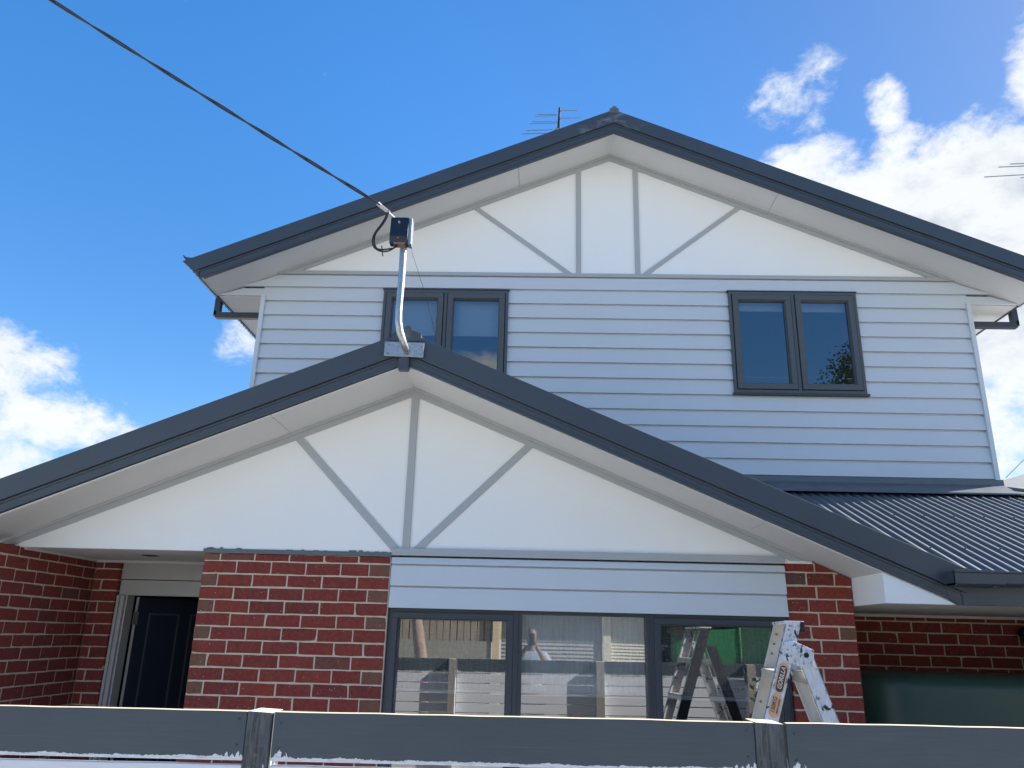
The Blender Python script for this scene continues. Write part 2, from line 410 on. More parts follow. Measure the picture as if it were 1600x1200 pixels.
# ------------------------------------------------------------------ house
A, L, B, U = 5.444, 4.95, 7.022, 6.57       # depths: lower wall, lower barge, upper wall, upper barge
SL = .42
house = thing('two_storey_house', (-.87, A, -H),
   'two storey suburban house with charcoal gable roofs, pale weatherboards and red brick', 'house')
lowT = lambda x: 1.953-(.426 if x > -.885 else .412)*abs(x+.885)       # top edge of lower barge
upT = lambda x: 4.975-SL*abs(x-.73)
lowS = lambda x: 1.712-(.427 if x > -.88 else .413)*abs(x+.88)        # lower soffit height
upS = lambda x: 4.762-SL*abs(x-.727)

BED = .4486
REDS = [(.27, .043, .034), (.255, .042, .035), (.29, .050, .034), (.24, .041, .036), (.27, .048, .037)]
def bcol(k='r'):
    q = random.random()
    if k == 'b': c_ = (.21, .115, .075)
    elif k == 'k': c_ = (.085, .07, .065)
    elif q < .92: c_ = random.choice(REDS)
    elif q < .97: c_ = (.20, .040, .038)
    else: c_ = (.20, .08, .06)
    v = random.uniform(.80, .97); return tuple(x*v for x in c_)
def brick_rows(rows, og, u, n, depth=.10, gap=.010):
    """rows: list of (z0, z1, [(a, b, kind)...]); og origin xy, u/n unit vectors along and out of the wall"""
    m = MB(); og = Vector((*og, 0)); u = Vector((*u, 0)); n = Vector((*n, 0))
    for z0, z1, bs in rows:
        for a, b, kd in bs:
            if b-a < .02: continue
            e = .0035; j = lambda q=.0013: random.uniform(-q, q); out = random.uniform(-.0015, .0015)
            tl = j(.002); tr_ = j(.002)
            q = [(a+(b-a)*t/5+(0 if 0 < t < 5 else j()), z0+j()+tl*(1-t/5)+tr_*t/5) for t in range(6)]
            q += [(b+j(), (z0+z1)/2)]+[(b-(b-a)*t/5+(0 if 0 < t < 5 else j()), z1+j()+tl*t/5+tr_*(1-t/5)) for t in range(6)]+[(a+j(), (z0+z1)/2)]
            if random.random() < .22:
                k = random.choice((0, 5, 7, 12)); sx_ = 1 if k in (0, 12) else -1; sz_ = 1 if k < 6 else -1
                q[k] = (q[k][0]+sx_*random.uniform(.003, .009), q[k][1]+sz_*random.uniform(.002, .006))
            cxm, czm = (a+b)/2, (z0+z1)/2; nn_ = len(q)
            i = [(x+max(-e, min(e, cxm-x)), z+max(-e, min(e, czm-z))) for x, z in q]
            pt = lambda a_, z_, d_: og+u*a_+n*d_+Vector((0, 0, z_))
            vs = [pt(x, z, out) for x, z in i]+[pt(x, z, out-e) for x, z in q]+[pt(x, z, -depth) for x, z in q]
            fs = [tuple(range(nn_))]+[(k, nn_+k, nn_+(k+1) % nn_, (k+1) % nn_) for k in range(nn_)]+[(nn_+k, 2*nn_+k, 2*nn_+(k+1) % nn_, nn_+(k+1) % nn_) for k in range(nn_)]
            m.add(vs, fs, bcol(kd))
    return m
def courses(ztop, zbot, bed=BED):
    k = 0; out = []
    z = bed+.086*6
    while z > zbot-.086:
        a, b = z-.086+.005, z-.005
        if a < ztop-.008 and b > zbot: out.append((int(round((bed-z)/.086)), max(a, zbot), min(b, ztop)))
        z -= .086
    return out
# front panel beside the porch
X0, X1 = -2.262, -.966
rows = []
for i, z0, z1 in courses(.497, -H+.02):
    x = 0; bs = []
    ws = [.236, .24, .24, .24, .195, .145] if i % 2 == 0 else [.115, .24, .24, .24, .24, .221]
    for j, q in enumerate(ws):
        kd = 'r'
        if i % 2 and j == 0 and random.random() < .7: kd = 'b'
        if i % 2 == 0 and j == 5 and random.random() < .45: kd = 'b'
        bs.append((x, min(x+q-.010, X1-X0), kd)); x += q
    rows.append((z0, z1, bs))
w1 = obj('brick_wall', brick_rows(rows, (X0, A), (1, 0), (0, -1)), 'brick', house, recalc=False, label='red brick panel beside the porch opening')
obj('mortar', MB().box(X0+.004, X1-.004, A+.004, A+.11, -H, .497), 'mortar', w1)
cap = MB().box(X0-.008, X1+.002, A-.012, A+.1, .499, .528)
for k in range(16):
    x = random.uniform(X0, X1-.05); cap.box(x, x+random.uniform(.01, .05), A-.010, A+.01, .5265, .529+random.uniform(.001, .009))
obj('wall_capping', cap, 'lead_flashing', w1)
# side wall of the porch (faces right) and the short return beside the door
XL, YB = -3.565, 6.46
rows = []
for i, z0, z1 in courses(.515, -H+.02):
    bs = []; x = -.10 if i % 2 else .02
    while x < YB-4.6: bs.append((max(x, 0), min(x+.23, YB-4.6), 'r')); x += .24
    rows.append((z0, z1, bs))
w2 = obj('brick_wall', brick_rows(rows, (XL, 4.6), (0, 1), (1, 0)), 'brick', house, recalc=False, label='shaded red brick side wall of the porch')
obj('mortar', MB().box(XL-.11, XL-.004, 4.604, YB+.1, -H, .515), 'mortar', w2)
rows = []
for i, z0, z1 in courses(.515, -H+.02):
    bs = [(0, .06, 'r'), (.07, .20, 'r')] if i % 2 else [(0, .20, 'r')]
    rows.append((z0, z1, bs))
w3 = obj('brick_wall', brick_rows(rows, (XL, YB), (1, 0), (0, -1)), 'brick', house, recalc=False, label='narrow brick return beside the front door')
obj('mortar', MB().box(XL, XL+.196, YB+.004, YB+.11, -H, .515), 'mortar', w3)
# pier right of the bay window
XP, XQ = 1.694, 2.130
rows = []
for i, z0, z1 in courses(.545, -H+.02, .455):
    ws = [.145, .185, .106] if i % 2 == 0 else [.205, .231]
    x = 0; bs = []
    for j, q in enumerate(ws):
        kd = 'r'
        if len(ws) == 3 and j != 1 and random.random() < .45: kd = random.choice('bk')
        bs.append((x, x+q-(.010 if j < len(ws)-1 else 0), kd)); x += q
    rows.append((z0, z1, bs))
m = brick_rows(rows, (XP, A), (1, 0), (0, -1))
m.v = [(x, y, min(z, lowS(x)-.004)) for x, y, z in m.v]
w4 = obj('brick_wall', m, 'brick', house, recalc=False, label='narrow brick pier between the bay window and the side eave')
pm = MB().prism_y([(XP+.004, -H), (XQ-.004, -H), (XQ-.004, lowS(XQ)-.008), (XP+.2, lowS(XP+.2)-.008), (XP+.004, .54)], A+.004, A+.6)
obj('mortar', pm, 'mortar', w4)
# recessed side wall under the right eave
YR = 6.70
rows = []
for i, z0, z1 in courses(.226, -H+.02):
    bs = []; x = -.06-(.12 if i % 2 else 0)
    while x < 4.6: bs.append((max(x, 0), x+.23, 'r')); x += .24
    rows.append((z0, z1, bs))
w5 = obj('brick_wall', brick_rows(rows, (2.05, YR), (1, 0), (0, -1)), 'brick', house, recalc=False, label='dark shaded brick wall under the right eave')
obj('mortar', MB().box(2.05, 6.7, YR+.004, YR+.11, -H, .222), 'mortar', w5)
obj('light_block_wall', MB().box(4.45, 4.56, 4.98, YR, -H, .243), 'mortar', house)  # added out of view to keep sun and side light off the recess
obj('cornice_trim', MB().box(2.13, 6.7, YR-.025, YR-.002, .222, .243), 'soffit_paint', house)
# side wall of front room (closes the house to the right side recess)
obj('side_wall', MB().box(XQ-.12, XQ-.006, A+.12, 8.7, -H, .6), 'mortar', house)

# --- lower gable sheet
gz = .512
gp = [( -3.60, gz), (XQ-.25, gz), (XQ-.25, lowS(XQ-.25)+.01), (-.88, lowS(-.88)+.01), (-3.60, max(lowS(-3.60)+.01, gz+.01))]
obj('gable_panel', MB().prism_y(gp, A-.004, A+.05), 'white_sheet', house, label='white sheet gable of the lower storey')
# trims
def trims(name, bars, y0, y1, parent, bev=.002):
    for b in bars:
        m = MB(); m.bar(b[0], b[1], b[2], y0-(b[3] if len(b) > 3 else 0), y1); obj(name, m, 'grey_trim', parent, bev)
def raketrim(xa, xb, apex, S_, ya, yb, w1_=.044, w2_=.018, zc=-9):
    m = MB()
    for (t, b, dy) in ((0, w1_, 0), (-.002, w2_, .014)):
        if zc > -9:      # run each leg down to the horizontal it dies into
            k0 = (S_(apex)-S_(apex-1)); k1 = (S_(apex)-S_(apex+1))
            tx = lambda o, sg: apex+sg*((S_(apex)-o-zc)/(k0 if sg < 0 else k1))
            m.prism_y([(tx(t, -1), zc), (apex, S_(apex)-t), (apex, S_(apex)-b), (tx(b, -1), zc)], ya-dy, yb)
            m.prism_y([(apex, S_(apex)-t), (tx(t, 1), zc), (tx(b, 1), zc), (apex, S_(apex)-b)], ya-dy, yb)
            continue
        pts = [(xa, S_(xa)-t), (apex, S_(apex)-t), (apex, S_(apex)-b), (xa, S_(xa)-b)]
        m.prism_y(pts, ya-dy, yb); 
        pts = [(apex, S_(apex)-t), (xb, S_(xb)-t), (xb, S_(xb)-b), (apex, S_(apex)-b)]
        m.prism_y(pts, ya-dy, yb)
    m.v = [(x, y, z) if z > zc else (x, y, zc+(z-zc)*.001) for x, y, z in m.v]
    return m
obj('raking_trim', raketrim(-3.70, 1.86, -.88, lambda x: lowS(x)-.002, A-.018, A-.002, .062, .022, zc=.530), 'grey_trim', house)
trims('gable_strut', [((-.872, .53), (-.872, 1.66), .052, 0), ((-.94, .545), (-1.70, 1.325), .052, -.002), ((-.80, .545), (-.02, 1.31), .050, -.002)], A-.016, A-.003, house)
obj('gable_trim', MB().box(X1+.003, XP-.002, A-.026, A-.002, .509, .557), 'grey_trim', house, .002, label='grey horizontal trim above the bay window cladding')
# lower weatherboards
def wb(m, x0a, x0b, x1a, x1b, z0, z1, Y, gap=.022):
    z1 = z1-gap; z0 = z0      # x at bottom/top for left & right ends
    yb, yt = Y-.022, Y-.008
    m.hexa([(x0a, yb, z0), (x1a, yb, z0), (x1a, Y+.01, z0), (x0a, Y+.01, z0)],
           [(x0b, yt, z1), (x1b, yt, z1), (x1b, Y+.01, z1), (x0b, Y+.01, z1)])
m = MB()
for z0, z1 in ((.453, .5085), (.309, .455), (.165, .311)): wb(m, X1+.003, X1+.003, XP-.002, XP-.002, z0, z1, A, .013)
obj('weatherboards', m, 'weatherboard', house, .0012, label='three pale weatherboards above the bay window')

# --- lower barge, soffit, roof
def band(xa, xb, ap, T, a, b, y0, y1, m=None, cut=0):
    m = m or MB()
    k = .78*cut
    x0, x1, x2, x3 = xa+a*k, xa+b*k, xb-a*k, xb-b*k
    m.prism_y([(x0, T(x0)-a), (ap, T(ap)-a), (ap, T(ap)-b), (x1, T(x1)-b)], y0, y1)
    m.prism_y([(ap, T(ap)-a), (x2, T(x2)-a), (x3, T(x3)-b), (ap, T(ap)-b)], y0, y1)
    return m
XE = 2.59
def endcut(m, xe, T, cut, k):                  # trims the barge end plumb
    return m
obj('barge_capping', band(-4.36, 2.61, -.885, lowT, 0, .152, L-.022, L+.02), 'charcoal_steel', house, .003, label='wide charcoal barge capping of the lower gable')
m = band(-4.33, XE, -.885, lowT, .150, .228, L, L+.022)
band(-4.33, XE, -.885, lowT, .158, .172, L-.008, L+.001, m)
band(-4.33, XE, -.885, lowT, .214, .2285, L-.006, L+.001, m)
obj('barge_board', m, 'charcoal_steel', house, .0015, label='stepped charcoal board under the lower barge capping')
# end return of barge down to the eave fascia
m = MB().prism_y([(2.50, .285), (2.556, .243), (2.59, .243), (2.59, .45), (2.50, .49)], L-.004, L+.02)
m.box(2.585, 2.665, L-.012, L+.01, .242, .40)
obj('barge_end', m, 'charcoal_steel', house, .003)
obj('apex_cover', MB().box(-.918, -.850, L-.03, L+.02, 1.675, 1.79), 'charcoal_steel', house, .003)
# soffit lining, two sheets each side with a joint
def soffit(xa, xb, S_, y0, y1):
    return MB().hexa([(xa, y0, S_(xa)), (xb, y0, S_(xb)), (xb, y1, S_(xb)), (xa, y1, S_(xa))],
                     [(xa, y0, S_(xa)+.012), (xb, y0, S_(xb)+.012), (xb, y1, S_(xb)+.012), (xa, y1, S_(xa)+.012)])
for xa, xb in ((-4.3, -1.752), (-1.748, -.88), (-.88, 1.448), (1.452, 2.56)):
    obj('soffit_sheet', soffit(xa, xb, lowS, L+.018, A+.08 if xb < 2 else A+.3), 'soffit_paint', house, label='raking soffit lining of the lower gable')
# boxed eave end at the right
m = MB().prism_y([(2.160, .245), (2.56, .245), (2.160, lowS(2.160)+.004)], L+.012, L+.03)
m.prism_y([(2.135, .245), (2.165, .245), (2.165, lowS(2.165)+.002), (2.135, lowS(2.135)+.002)], L+.0125, A+.04)
obj('eave_end', m, 'white_sheet', house, .002, label='white boxed eave end under the lower barge')
m = MB().box(2.112, 2.134, L+.02, A-.003, .437, .452)
obj('eave_bead', m, 'white_sheet', house, .002)
# flat soffit, fascia, gutter to the right
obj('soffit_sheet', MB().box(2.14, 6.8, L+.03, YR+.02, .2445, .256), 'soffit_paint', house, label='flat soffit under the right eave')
obj('fascia', MB().box(2.666, 6.8, L-.004, L+.026, .243, .40), 'charcoal_steel', house, .003, label='charcoal fascia under the right gutter')
def gut(x0, x1, o=0):
    y = L-.006
    prof = [(y, .352-o), (y-.095-o, .352-o), (y-.112-o, .366-o), (y-.112-o, .420), (y-.118-o, .428), (y-.118-o, .436+o), (y-.100, .436+o), (y-.100, .365), (y-.004, .365), (y-.004, .40), (y, .40)]
    return MB().prism_x(prof, x0, x1)
gt = obj('gutter', gut(2.79, 6.8), 'charcoal_steel', house, .002, label='charcoal quad gutter along the right eave')
obj('gutter_end', gut(2.50, 2.792, .005).box(2.50, 2.506, L-.12, L-.01, .35, .435), 'charcoal_steel', gt, .002)
obj('gutter_strap', MB().box(2.72, 2.738, L-.119, L-.02, .3435, .349), 'charcoal_steel', gt)

# corrugated roofs
def corrugate(us, start, end, to3, amp=.0092, pitch=.076):
    m = MB(); n = 10; prev = None
    u0, u1 = us; k = int((u1-u0)/pitch*n)
    for i in range(k+1):
        u = u0+i*pitch/n
        h = amp*math.cos(2*math.pi*i/n)
        a, b = start(u), end(u)
        if b <= a+.001: prev = None; continue
        cur = (Vector(to3(u, a, h)), Vector(to3(u, b, h)))
        if prev: m.add([prev[0], cur[0], cur[1], prev[1]], [(0, 1, 2, 3)], None, True)
        prev = cur
    import bmesh
    return m
def weld(o):
    import bmesh
    bm = bmesh.new(); bm.from_mesh(o.data); bmesh.ops.remove_doubles(bm, verts=bm.verts, dist=.0003); bm.to_mesh(o.data); bm.free()
    for p in o.data.polygons: p.use_smooth = True
    return o
ca = math.atan(SL); cn, cs_ = math.cos(ca), math.sin(ca)
def frontroof(u, y, h): return (u, y-h*cs_, .442+SL*(y-4.93)+h*cn)
HIPX = 4.14
def yend(u): return B-.0 if u <= HIPX else B-.65*(u-HIPX)
ro = weld(obj('corrugated_roof', corrugate((.66, 6.6), lambda u: max(4.86, 7.60-u), yend, frontroof), 'corrugated_steel', house, recalc=False, label='charcoal corrugated roof right of the lower gable'))
m = MB()
for rowy, off in ((5.35, 0), (6.15, 2), (6.80, 1)):
    for k in range(0, 24):
        u = .66+.076*(26+k*3+off)
        if rowy < 7.75-u or rowy > yend(u)-.05: continue
        x, y, z = frontroof(u, rowy, .0085); obj('roof_screw', MB().tube([(x, y, z), (x, y-.003, z+.008)], .006, 8), 'charcoal_steel', ro)
# other roof slopes (seen edge on from below)
for sgn, xe in ((1, 2.62), (-1, -4.36)):
    def t3(u, t, h, sgn=sgn): return (-.885+sgn*t+h*cs_*sgn, u, 1.932-(.428 if sgn > 0 else .414)*t+h*cn)
    weld(obj('corrugated_roof', corrugate((L-.01, B-.01), lambda u: .02, lambda u, xe=xe: abs(xe+.885)-.02-(0 if xe < 0 else max(0, u-5.0)*.95), t3), 'corrugated_steel', house, recalc=False, label='corrugated slope of the lower gable roof'))
rc = MB().tube([(-.872, L-.025, 1.968), (-.872, B, 1.968)], .026, 14)
rc.prism_y([(-.885, 1.978), (-.98, 1.934), (-.98, 1.88), (-.78, 1.88), (-.78, 1.934)], L-.03, B)
obj('ridge_capping', rc, 'charcoal_steel', house, label='roll top ridge capping of the lower gable')
# apron flashing where the roof meets the upper wall
zf = .442+SL*(B-4.93)
m = MB().prism_x([(B-.008, 1.428), (B-.030, 1.428), (B-.034, zf+.055), (B-.21, zf-.045), (B-.215, zf-.06), (B-.20, zf-.056), (B-.02, zf+.03)], .6, 4.17)
obj('apron_flashing', m, 'lead_flashing', house, .001, label='grey apron flashing between the roof and upper wall')
m = MB(); p0 = Vector((4.15, B-.02, zf+.03)); p1 = Vector((6.5, B-.02-.65*2.35, zf+.03-SL*.65*2.35))
dd = (p1-p0).normalized(); sd_ = Vector((dd.y, -dd.x, 0)).normalized()
m.hexa([p0-sd_*.0, p0+sd_*.13+Vector((0, 0, -.045)), p0+sd_*.13+Vector((0, 0, -.05)), p0+Vector((0, 0, -.01))],
       [p1-sd_*.0, p1+sd_*.13+Vector((0, 0, -.045)), p1+sd_*.13+Vector((0, 0, -.05)), p1+Vector((0, 0, -.01))])
m.hexa([p0, p0-sd_*.13+Vector((0, 0, -.045)), p0-sd_*.13+Vector((0, 0, -.05)), p0+Vector((0, 0, -.01))],
       [p1, p1-sd_*.13+Vector((0, 0, -.045)), p1-sd_*.13+Vector((0, 0, -.05)), p1+Vector((0, 0, -.01))])
m.tube([p0+Vector((0, 0, .006)), p1+Vector((0, 0, .006))], .018, 10)
obj('hip_capping', m, 'lead_flashing', house)
m = MB(); m.add([tuple(p0), tuple(p1), (6.5, 12, p1.z-.2), (4.16, 12, p0.z)], [(0, 1, 2, 3)])
obj('roof_slope', m, 'roof_grey', house, label='far side of the hip roof')

# --- upper storey
XA, XB = -2.700, 4.138
m = MB(); zB = 1.436
WIN = [(-1.497, -.276, 2.205, 3.205), (1.846, 3.064, 2.205, 3.226)]
for k in range(0, 13):
    z0, z1 = zB+.15*k, zB+.15*(k+1)+.003
    xa, xb = XA+.03, XB-.03
    spans = [(xa, xb)]
    for x0, x1, w0, w1_ in WIN:
        if z1 > w0+.06 and z0 < w1_-.06:
            ns = []
            for a, b in spans:
                if a < x0 and b > x1: ns += [(a, x0+.004), (x1-.004, b)]
                else: ns.append((a, b))
            spans = ns
    if k == 12:
        X = lambda z: (upS(.727)-z)/SL
        wb(m, .727-X(z0)-.003, .727-X(3.385), .727+X(z0)+.003, .727+X(3.385), z0, 3.385, B)
    else:
        for a, b in spans: wb(m, a, a, b, b, z0, z1, B)
# boxed eave ends in the wall plane
X = lambda z: (upS(.727)-z)/SL
wb(m, .727-X(3.135), .727-X(3.238), XA+.032, XA+.032, 3.135, 3.238, B+.001)
wb(m, XB-.032, XB-.032, .727+X(3.135), .727+X(3.238), 3.135, 3.238, B+.001)
uw = obj('weatherboards', m, 'weatherboard', house, .0014, label='pale grey weatherboards of the upper storey')
# wall backing around the windows
m = MB(); y0, y1 = B+.011, B+.10
m.box(XA, WIN[0][0], y0, y1, .6, 3.25); m.box(WIN[0][1], WIN[1][0], y0, y1, .6, 3.25); m.box(WIN[1][1], XB, y0, y1, .6, 3.25)
for q in WIN: m.box(q[0], q[1], y0, y1, .6, q[2]); m.box(q[0], q[1], y0, y1, q[3], 3.25)
m.prism_y([(.727-X(3.25), 3.2505), (.727+X(3.25), 3.2505), (.727, upS(.727)+.01)], B+.011, y1)
m.box(XA, XA+.1, y1, 16, .6, 3.30); m.box(XB-.1, XB, y1, 16, .6, 3.30); m.box(XA, XB, 15.9, 16, .6, 3.2)
obj('wall_backing', m, 'weatherboard', house)
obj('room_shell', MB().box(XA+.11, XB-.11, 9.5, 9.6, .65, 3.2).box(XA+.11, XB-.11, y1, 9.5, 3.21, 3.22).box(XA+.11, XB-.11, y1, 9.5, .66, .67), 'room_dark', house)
for x0, x1 in ((XA-.006, XA+.036), (XB-.036, XB+.006)):
    obj('corner_trim', MB().box(x0, x1, B-.034, B+.05, 1.425, 3.13), 'weatherboard', house, .002)
# gable panel
m = MB(); m.prism_y([(.727-X(3.385), 3.386), (.727+X(3.385), 3.386), (.727, upS(.727)+.01)], B-.004, B+.0105)
obj('gable_panel', m, 'white_sheet', house, label='white sheet gable of the upper storey')
obj('raking_trim', raketrim(-2.62, 4.06, .727, lambda x: upS(x)-.002, B-.0205, B-.005, .064, .022, zc=3.374), 'grey_trim', house, .0015)
xg = X(3.386)-.05
obj('gable_trim', MB().box(.727-xg-.15, .727+xg+.15, B-.026, B-.003, 3.372, 3.408), 'grey_trim', house, .002, label='grey horizontal trim under the upper gable panel')
trims('gable_strut', [((.406, 3.40), (.406, 4.60), .050, 0), ((.987, 3.40), (.987, 4.62), .050, 0), ((.33, 3.395), (-.63, 4.13), .045, -.002), ((1.04, 3.395), (2.02, 4.165), .045, -.002)], B-.018, B-.005, house)
# upper barge
LE, RE_ = -3.325, 4.785
obj('barge_capping', band(LE, RE_, .73, upT, 0, .148, U-.022, U+.02, cut=1), 'scuffed_steel', house, .003, label='wide charcoal barge capping of the upper gable')
m = band(LE, RE_, .73, upT, .147, .232, U, U+.022, cut=1)
band(LE, RE_, .73, upT, .156, .170, U-.008, U+.001, m, cut=1)
obj('barge_board', m, 'charcoal_steel', house, .0015, label='stepped charcoal board under the upper barge capping')
obj('barge_lip', band(LE+.02, RE_-.02, .73, upT, .230, .248, U-.012, U+.03, cut=1), 'window_frame', house)
for xa, xb in ((LE+.15, -.20), (-.196, .727), (.727, 2.298), (2.302, RE_-.15)):
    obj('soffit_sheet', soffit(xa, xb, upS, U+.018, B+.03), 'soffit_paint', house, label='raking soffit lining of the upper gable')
ap = MB().tube([(.735, U-.03, 4.985), (.735, 15, 4.985)], .026, 14)
ap.prism_y([(.73, 5.0), (.69, 4.985), (.69, 4.94), (.78, 4.94), (.78, 4.985)], U-.024, 15)
obj('ridge_capping', ap, 'lead_flashing', house, label='weathered ridge capping at the upper apex')
for sgn, xe in ((1, 4.05), (-1, 4.05)):
    def t3(u, t, h, sgn=sgn): return (.73+sgn*t+h*cs_*sgn, u, 4.955-.422*t+h*cn)
    weld(obj('corrugated_roof', corrugate((U-.01, 15.5), lambda u: .02, lambda u: 4.03, t3), 'corrugated_steel', house, recalc=False, label='corrugated slope of the upper roof'))
# side eaves: fascia, gutter, flat underside, offset downpipe
for sg, name in ((-1, 'left'), (1, 'right')):
    cx = .73; XF = 3.872
    P2 = lambda a, z: (cx+sg*a, z)
    gm = MB().prism_y([P2(3.885, 3.118), P2(4.055, 3.318), P2(4.068, 3.345), P2(4.05, 3.335), P2(4.03, 3.32), P2(3.885, 3.30)], U-.012, 15.3)
    ge = obj('gutter', gm, 'charcoal_steel', house, .002, label=name+' gutter of the upper roof')
    obj('fascia', MB().box(*sorted((cx+sg*XF, cx+sg*(XF+.012))), B+.01, 15.3, 3.116, 3.30), 'charcoal_steel', house)
    sidex = XA if sg < 0 else XB
    obj('soffit_sheet', MB().box(*sorted((sidex, cx+sg*3.868)), B+.012, 15.3, 3.126, 3.134), 'soffit_paint', house, label='flat underside of the '+name+' upper eave')
    xo = cx+sg*3.99; dp = MB()
    dp.box(*sorted((xo-sg*.06, xo)), 7.22, 7.28, 3.005, 3.20)
    dp.hexa([(xo, 7.22, 3.03), (xo, 7.28, 3.03), (xo, 7.28, 3.06), (xo, 7.22, 3.06)], [(xo-sg*.03, 7.22, 3.0), (xo-sg*.03, 7.28, 3.0), (xo-sg*.03, 7.28, 3.06), (xo-sg*.03, 7.22, 3.06)])
    dp.box(*sorted((sidex+sg*.07, xo-sg*.02)), 7.221, 7.279, 2.985, 3.045)
    dp.box(*sorted((sidex+sg*.012, sidex+sg*.072)), 7.22, 7.28, 1.3, 3.045)
    obj('downpipe', dp, 'window_frame', house, .003, label='offset downpipe elbow under the '+name+' upper eave')

# windows
def frame_rect(m, x0, x1, z0, z1, w_, y0, y1):
    m.box(x0, x1, y0, y1, z1-w_, z1); m.box(x0, x1, y0, y1, z0, z0+w_)
    m.box(x0, x0+w_, y0, y1, z0+w_, z1-w_); m.box(x1-w_, x1, y0, y1, z0+w_, z1-w_)
    return m
for i, (x0, x1, z0, z1) in enumerate(WIN):
    mid = (x0+x1)/2
    m = MB(); frame_rect(m, x0, x1, z0, z1, .028, B-.040, B+.06)
    m.box(mid-.016, mid+.016, B-.040, B+.06, z0+.028, z1-.028)
    fr = obj('window', m, 'grey_frame', house, .002, label=('upper left casement window with half drawn blind' if i == 0 else 'upper right casement window reflecting blue sky'))
    obj('window_sill', MB().box(x0-.012, x1+.02, B-.05, B-.002, z0-.022, z0-.001), 'window_frame', fr, .002)
    obj('head_flashing', MB().box(x0-.01, x1+.01, B-.046, B-.002, z1+.001, z1+.010), 'window_frame', fr)
    for a, b in ((x0+.034, mid-.022), (mid+.022, x1-.034)):
        sm = MB(); frame_rect(sm, a, b, z0+.034, z1-.034, .052, B-.052, B+.02)
        frame_rect(sm, a+.052, b-.052, z0+.086, z1-.086, .008, B-.040, B+.02)
        obj('sash', sm, 'grey_frame', fr, .003)
        gl = MB(); y = B-.012
        gl.add([(a+.05, y, z0+.08), (b-.05, y, z0+.08), (b-.05, y, z1-.08), (a+.05, y, z1-.08)], [(0, 1, 2, 3)])
        obj('glass_pane', gl, 'window_glass', fr, recalc=False)
        bz = 2.790 if i == 0 else 3.09
        bl = MB().box(a+.03, b-.03, B+.085, B+.088, bz, z1); bl.box(a+.03, b-.03, B+.080, B+.092, bz-.018, bz)
        obj('roller_blind', bl, 'blind_cloth', fr)

# bay window
Yb = A+.05; m = MB()
xw = [X1+.002, -.095, .784, XP-.004]
zt, zb = .163, -1.15
frame_rect(m, xw[0], xw[3], zb, zt+.010, .032, Yb-.02, Yb+.06)
for xm, wd in ((-.095, .030), (.784, .026)): m.box(xm-wd, xm+wd, Yb-.026, Yb+.06, zb+.02, zt-.002)
for xm in (-.095, .784): m.box(xm-.004, xm+.004, Yb-.034, Yb-.026, zb+.02, zt-.003)
bay = obj('bay_window', m, 'window_frame', house, .002, label='wide three pane front window in charcoal frame')
panes = [(xw[0]+.022, -.125, 1), (-.065, .758, 0), (.810, xw[3]-.022, 1)]
for a, b, sash in panes:
    if sash:
        sm = MB(); frame_rect(sm, a, b, zb+.02, zt-.022, .040, Yb-.030, Yb+.04); frame_rect(sm, a+.04, b-.04, zb+.06, zt-.062, .007, Yb-.018, Yb+.04)
        obj('sash', sm, 'window_frame', bay, .003); q = .038
    else: q = -.002
    gl = MB(); y = Yb+.026
    gl.add([(a+q, y, zb+.02), (b-q, y, zb+.02), (b-q, y, zt-.02-max(q, 0)), (a+q, y, zt-.02-max(q, 0))], [(0, 1, 2, 3)])
    obj('glass_pane', gl, 'bay_glass', bay, recalc=False)
for (a, b, mt) in ((-.07, .76, 'sheer_dense'), (-.92, -.11, 'sheer_thin'), (.80, 1.66, 'sheer_thin')):
    cm = MB(); n = 160; vs = []; fs = []
    for i in range(n+1):
        x = a+(b-a)*i/n; y = Yb+.12+.010*math.sin(i*.9)+.006*math.sin(i*2.3)
        vs += [(x, y, -.35), (x, y, zt+.05)]
        if i: fs.append((2*i-2, 2*i, 2*i+1, 2*i-1))
    obj('curtain', cm.add(vs, fs, None, True), mt, bay, recalc=False)
    obj('curtain_rail', MB().box(a, b, Yb+.10, Yb+.14, -.372, -.350), 'blind_cloth', bay)
obj('front_wall', MB().box(xw[0], xw[3], Yb+.0, Yb+.1, -H, zb-.03), 'mortar', house)
obj('lintel', MB().box(X1+.003, XP, A+.011, A+.12, .174, .50), 'weatherboard', house)
# front room shell
m = MB(); m.box(X1-.1, XQ-.13, 8.6, 8.7, -H, .6); m.box(X1-.2, X1-.1, A+.12, 8.7, -H, .6); m.box(X1-.2, XQ, A+.13, 8.7, .50, .503); m.box(X1-.2, XQ, A+.13, 8.7, -H, -H+.02)
obj('room_shell', m, 'room', house)

# porch: ceiling, door
m = MB(); m.box(XL-.05, X1, A+.052, YB+.14, .516, .53)
cl = obj('porch_ceiling', m, 'soffit_paint', house)
obj('cornice_trim', MB().box(XL+.001, X0+.2, YB-.022, YB-.002, .497, .5155).box(XL+.001, XL+.018, A+.05, YB-.022, .500, .5155), 'soffit_paint', cl)
m = MB(); ring = [(-2.88+.068*math.cos(t*math.pi/12), 5.94+.068*math.sin(t*math.pi/12)) for t in range(24)]
inn = [(-2.88+.050*math.cos(t*math.pi/12), 5.94+.050*math.sin(t*math.pi/12)) for t in range(24)]
m.add([(x, y, .5155) for x, y in ring]+[(x, y, .510) for x, y in inn]+[(x, y, .5155) for x, y in [((a-(-2.88))*.6-2.88, (b-5.94)*.6+5.94) for a, b in inn]],
      [(i, (i+1) % 24, 24+(i+1) % 24, 24+i) for i in range(24)]+[(24+i, 24+(i+1) % 24, 48+(i+1) % 24, 48+i) for i in range(24)]+[tuple(range(48, 72))])
obj('downlight', m, 'window_frame', cl)
YD = YB+.05
XD = XL+.205
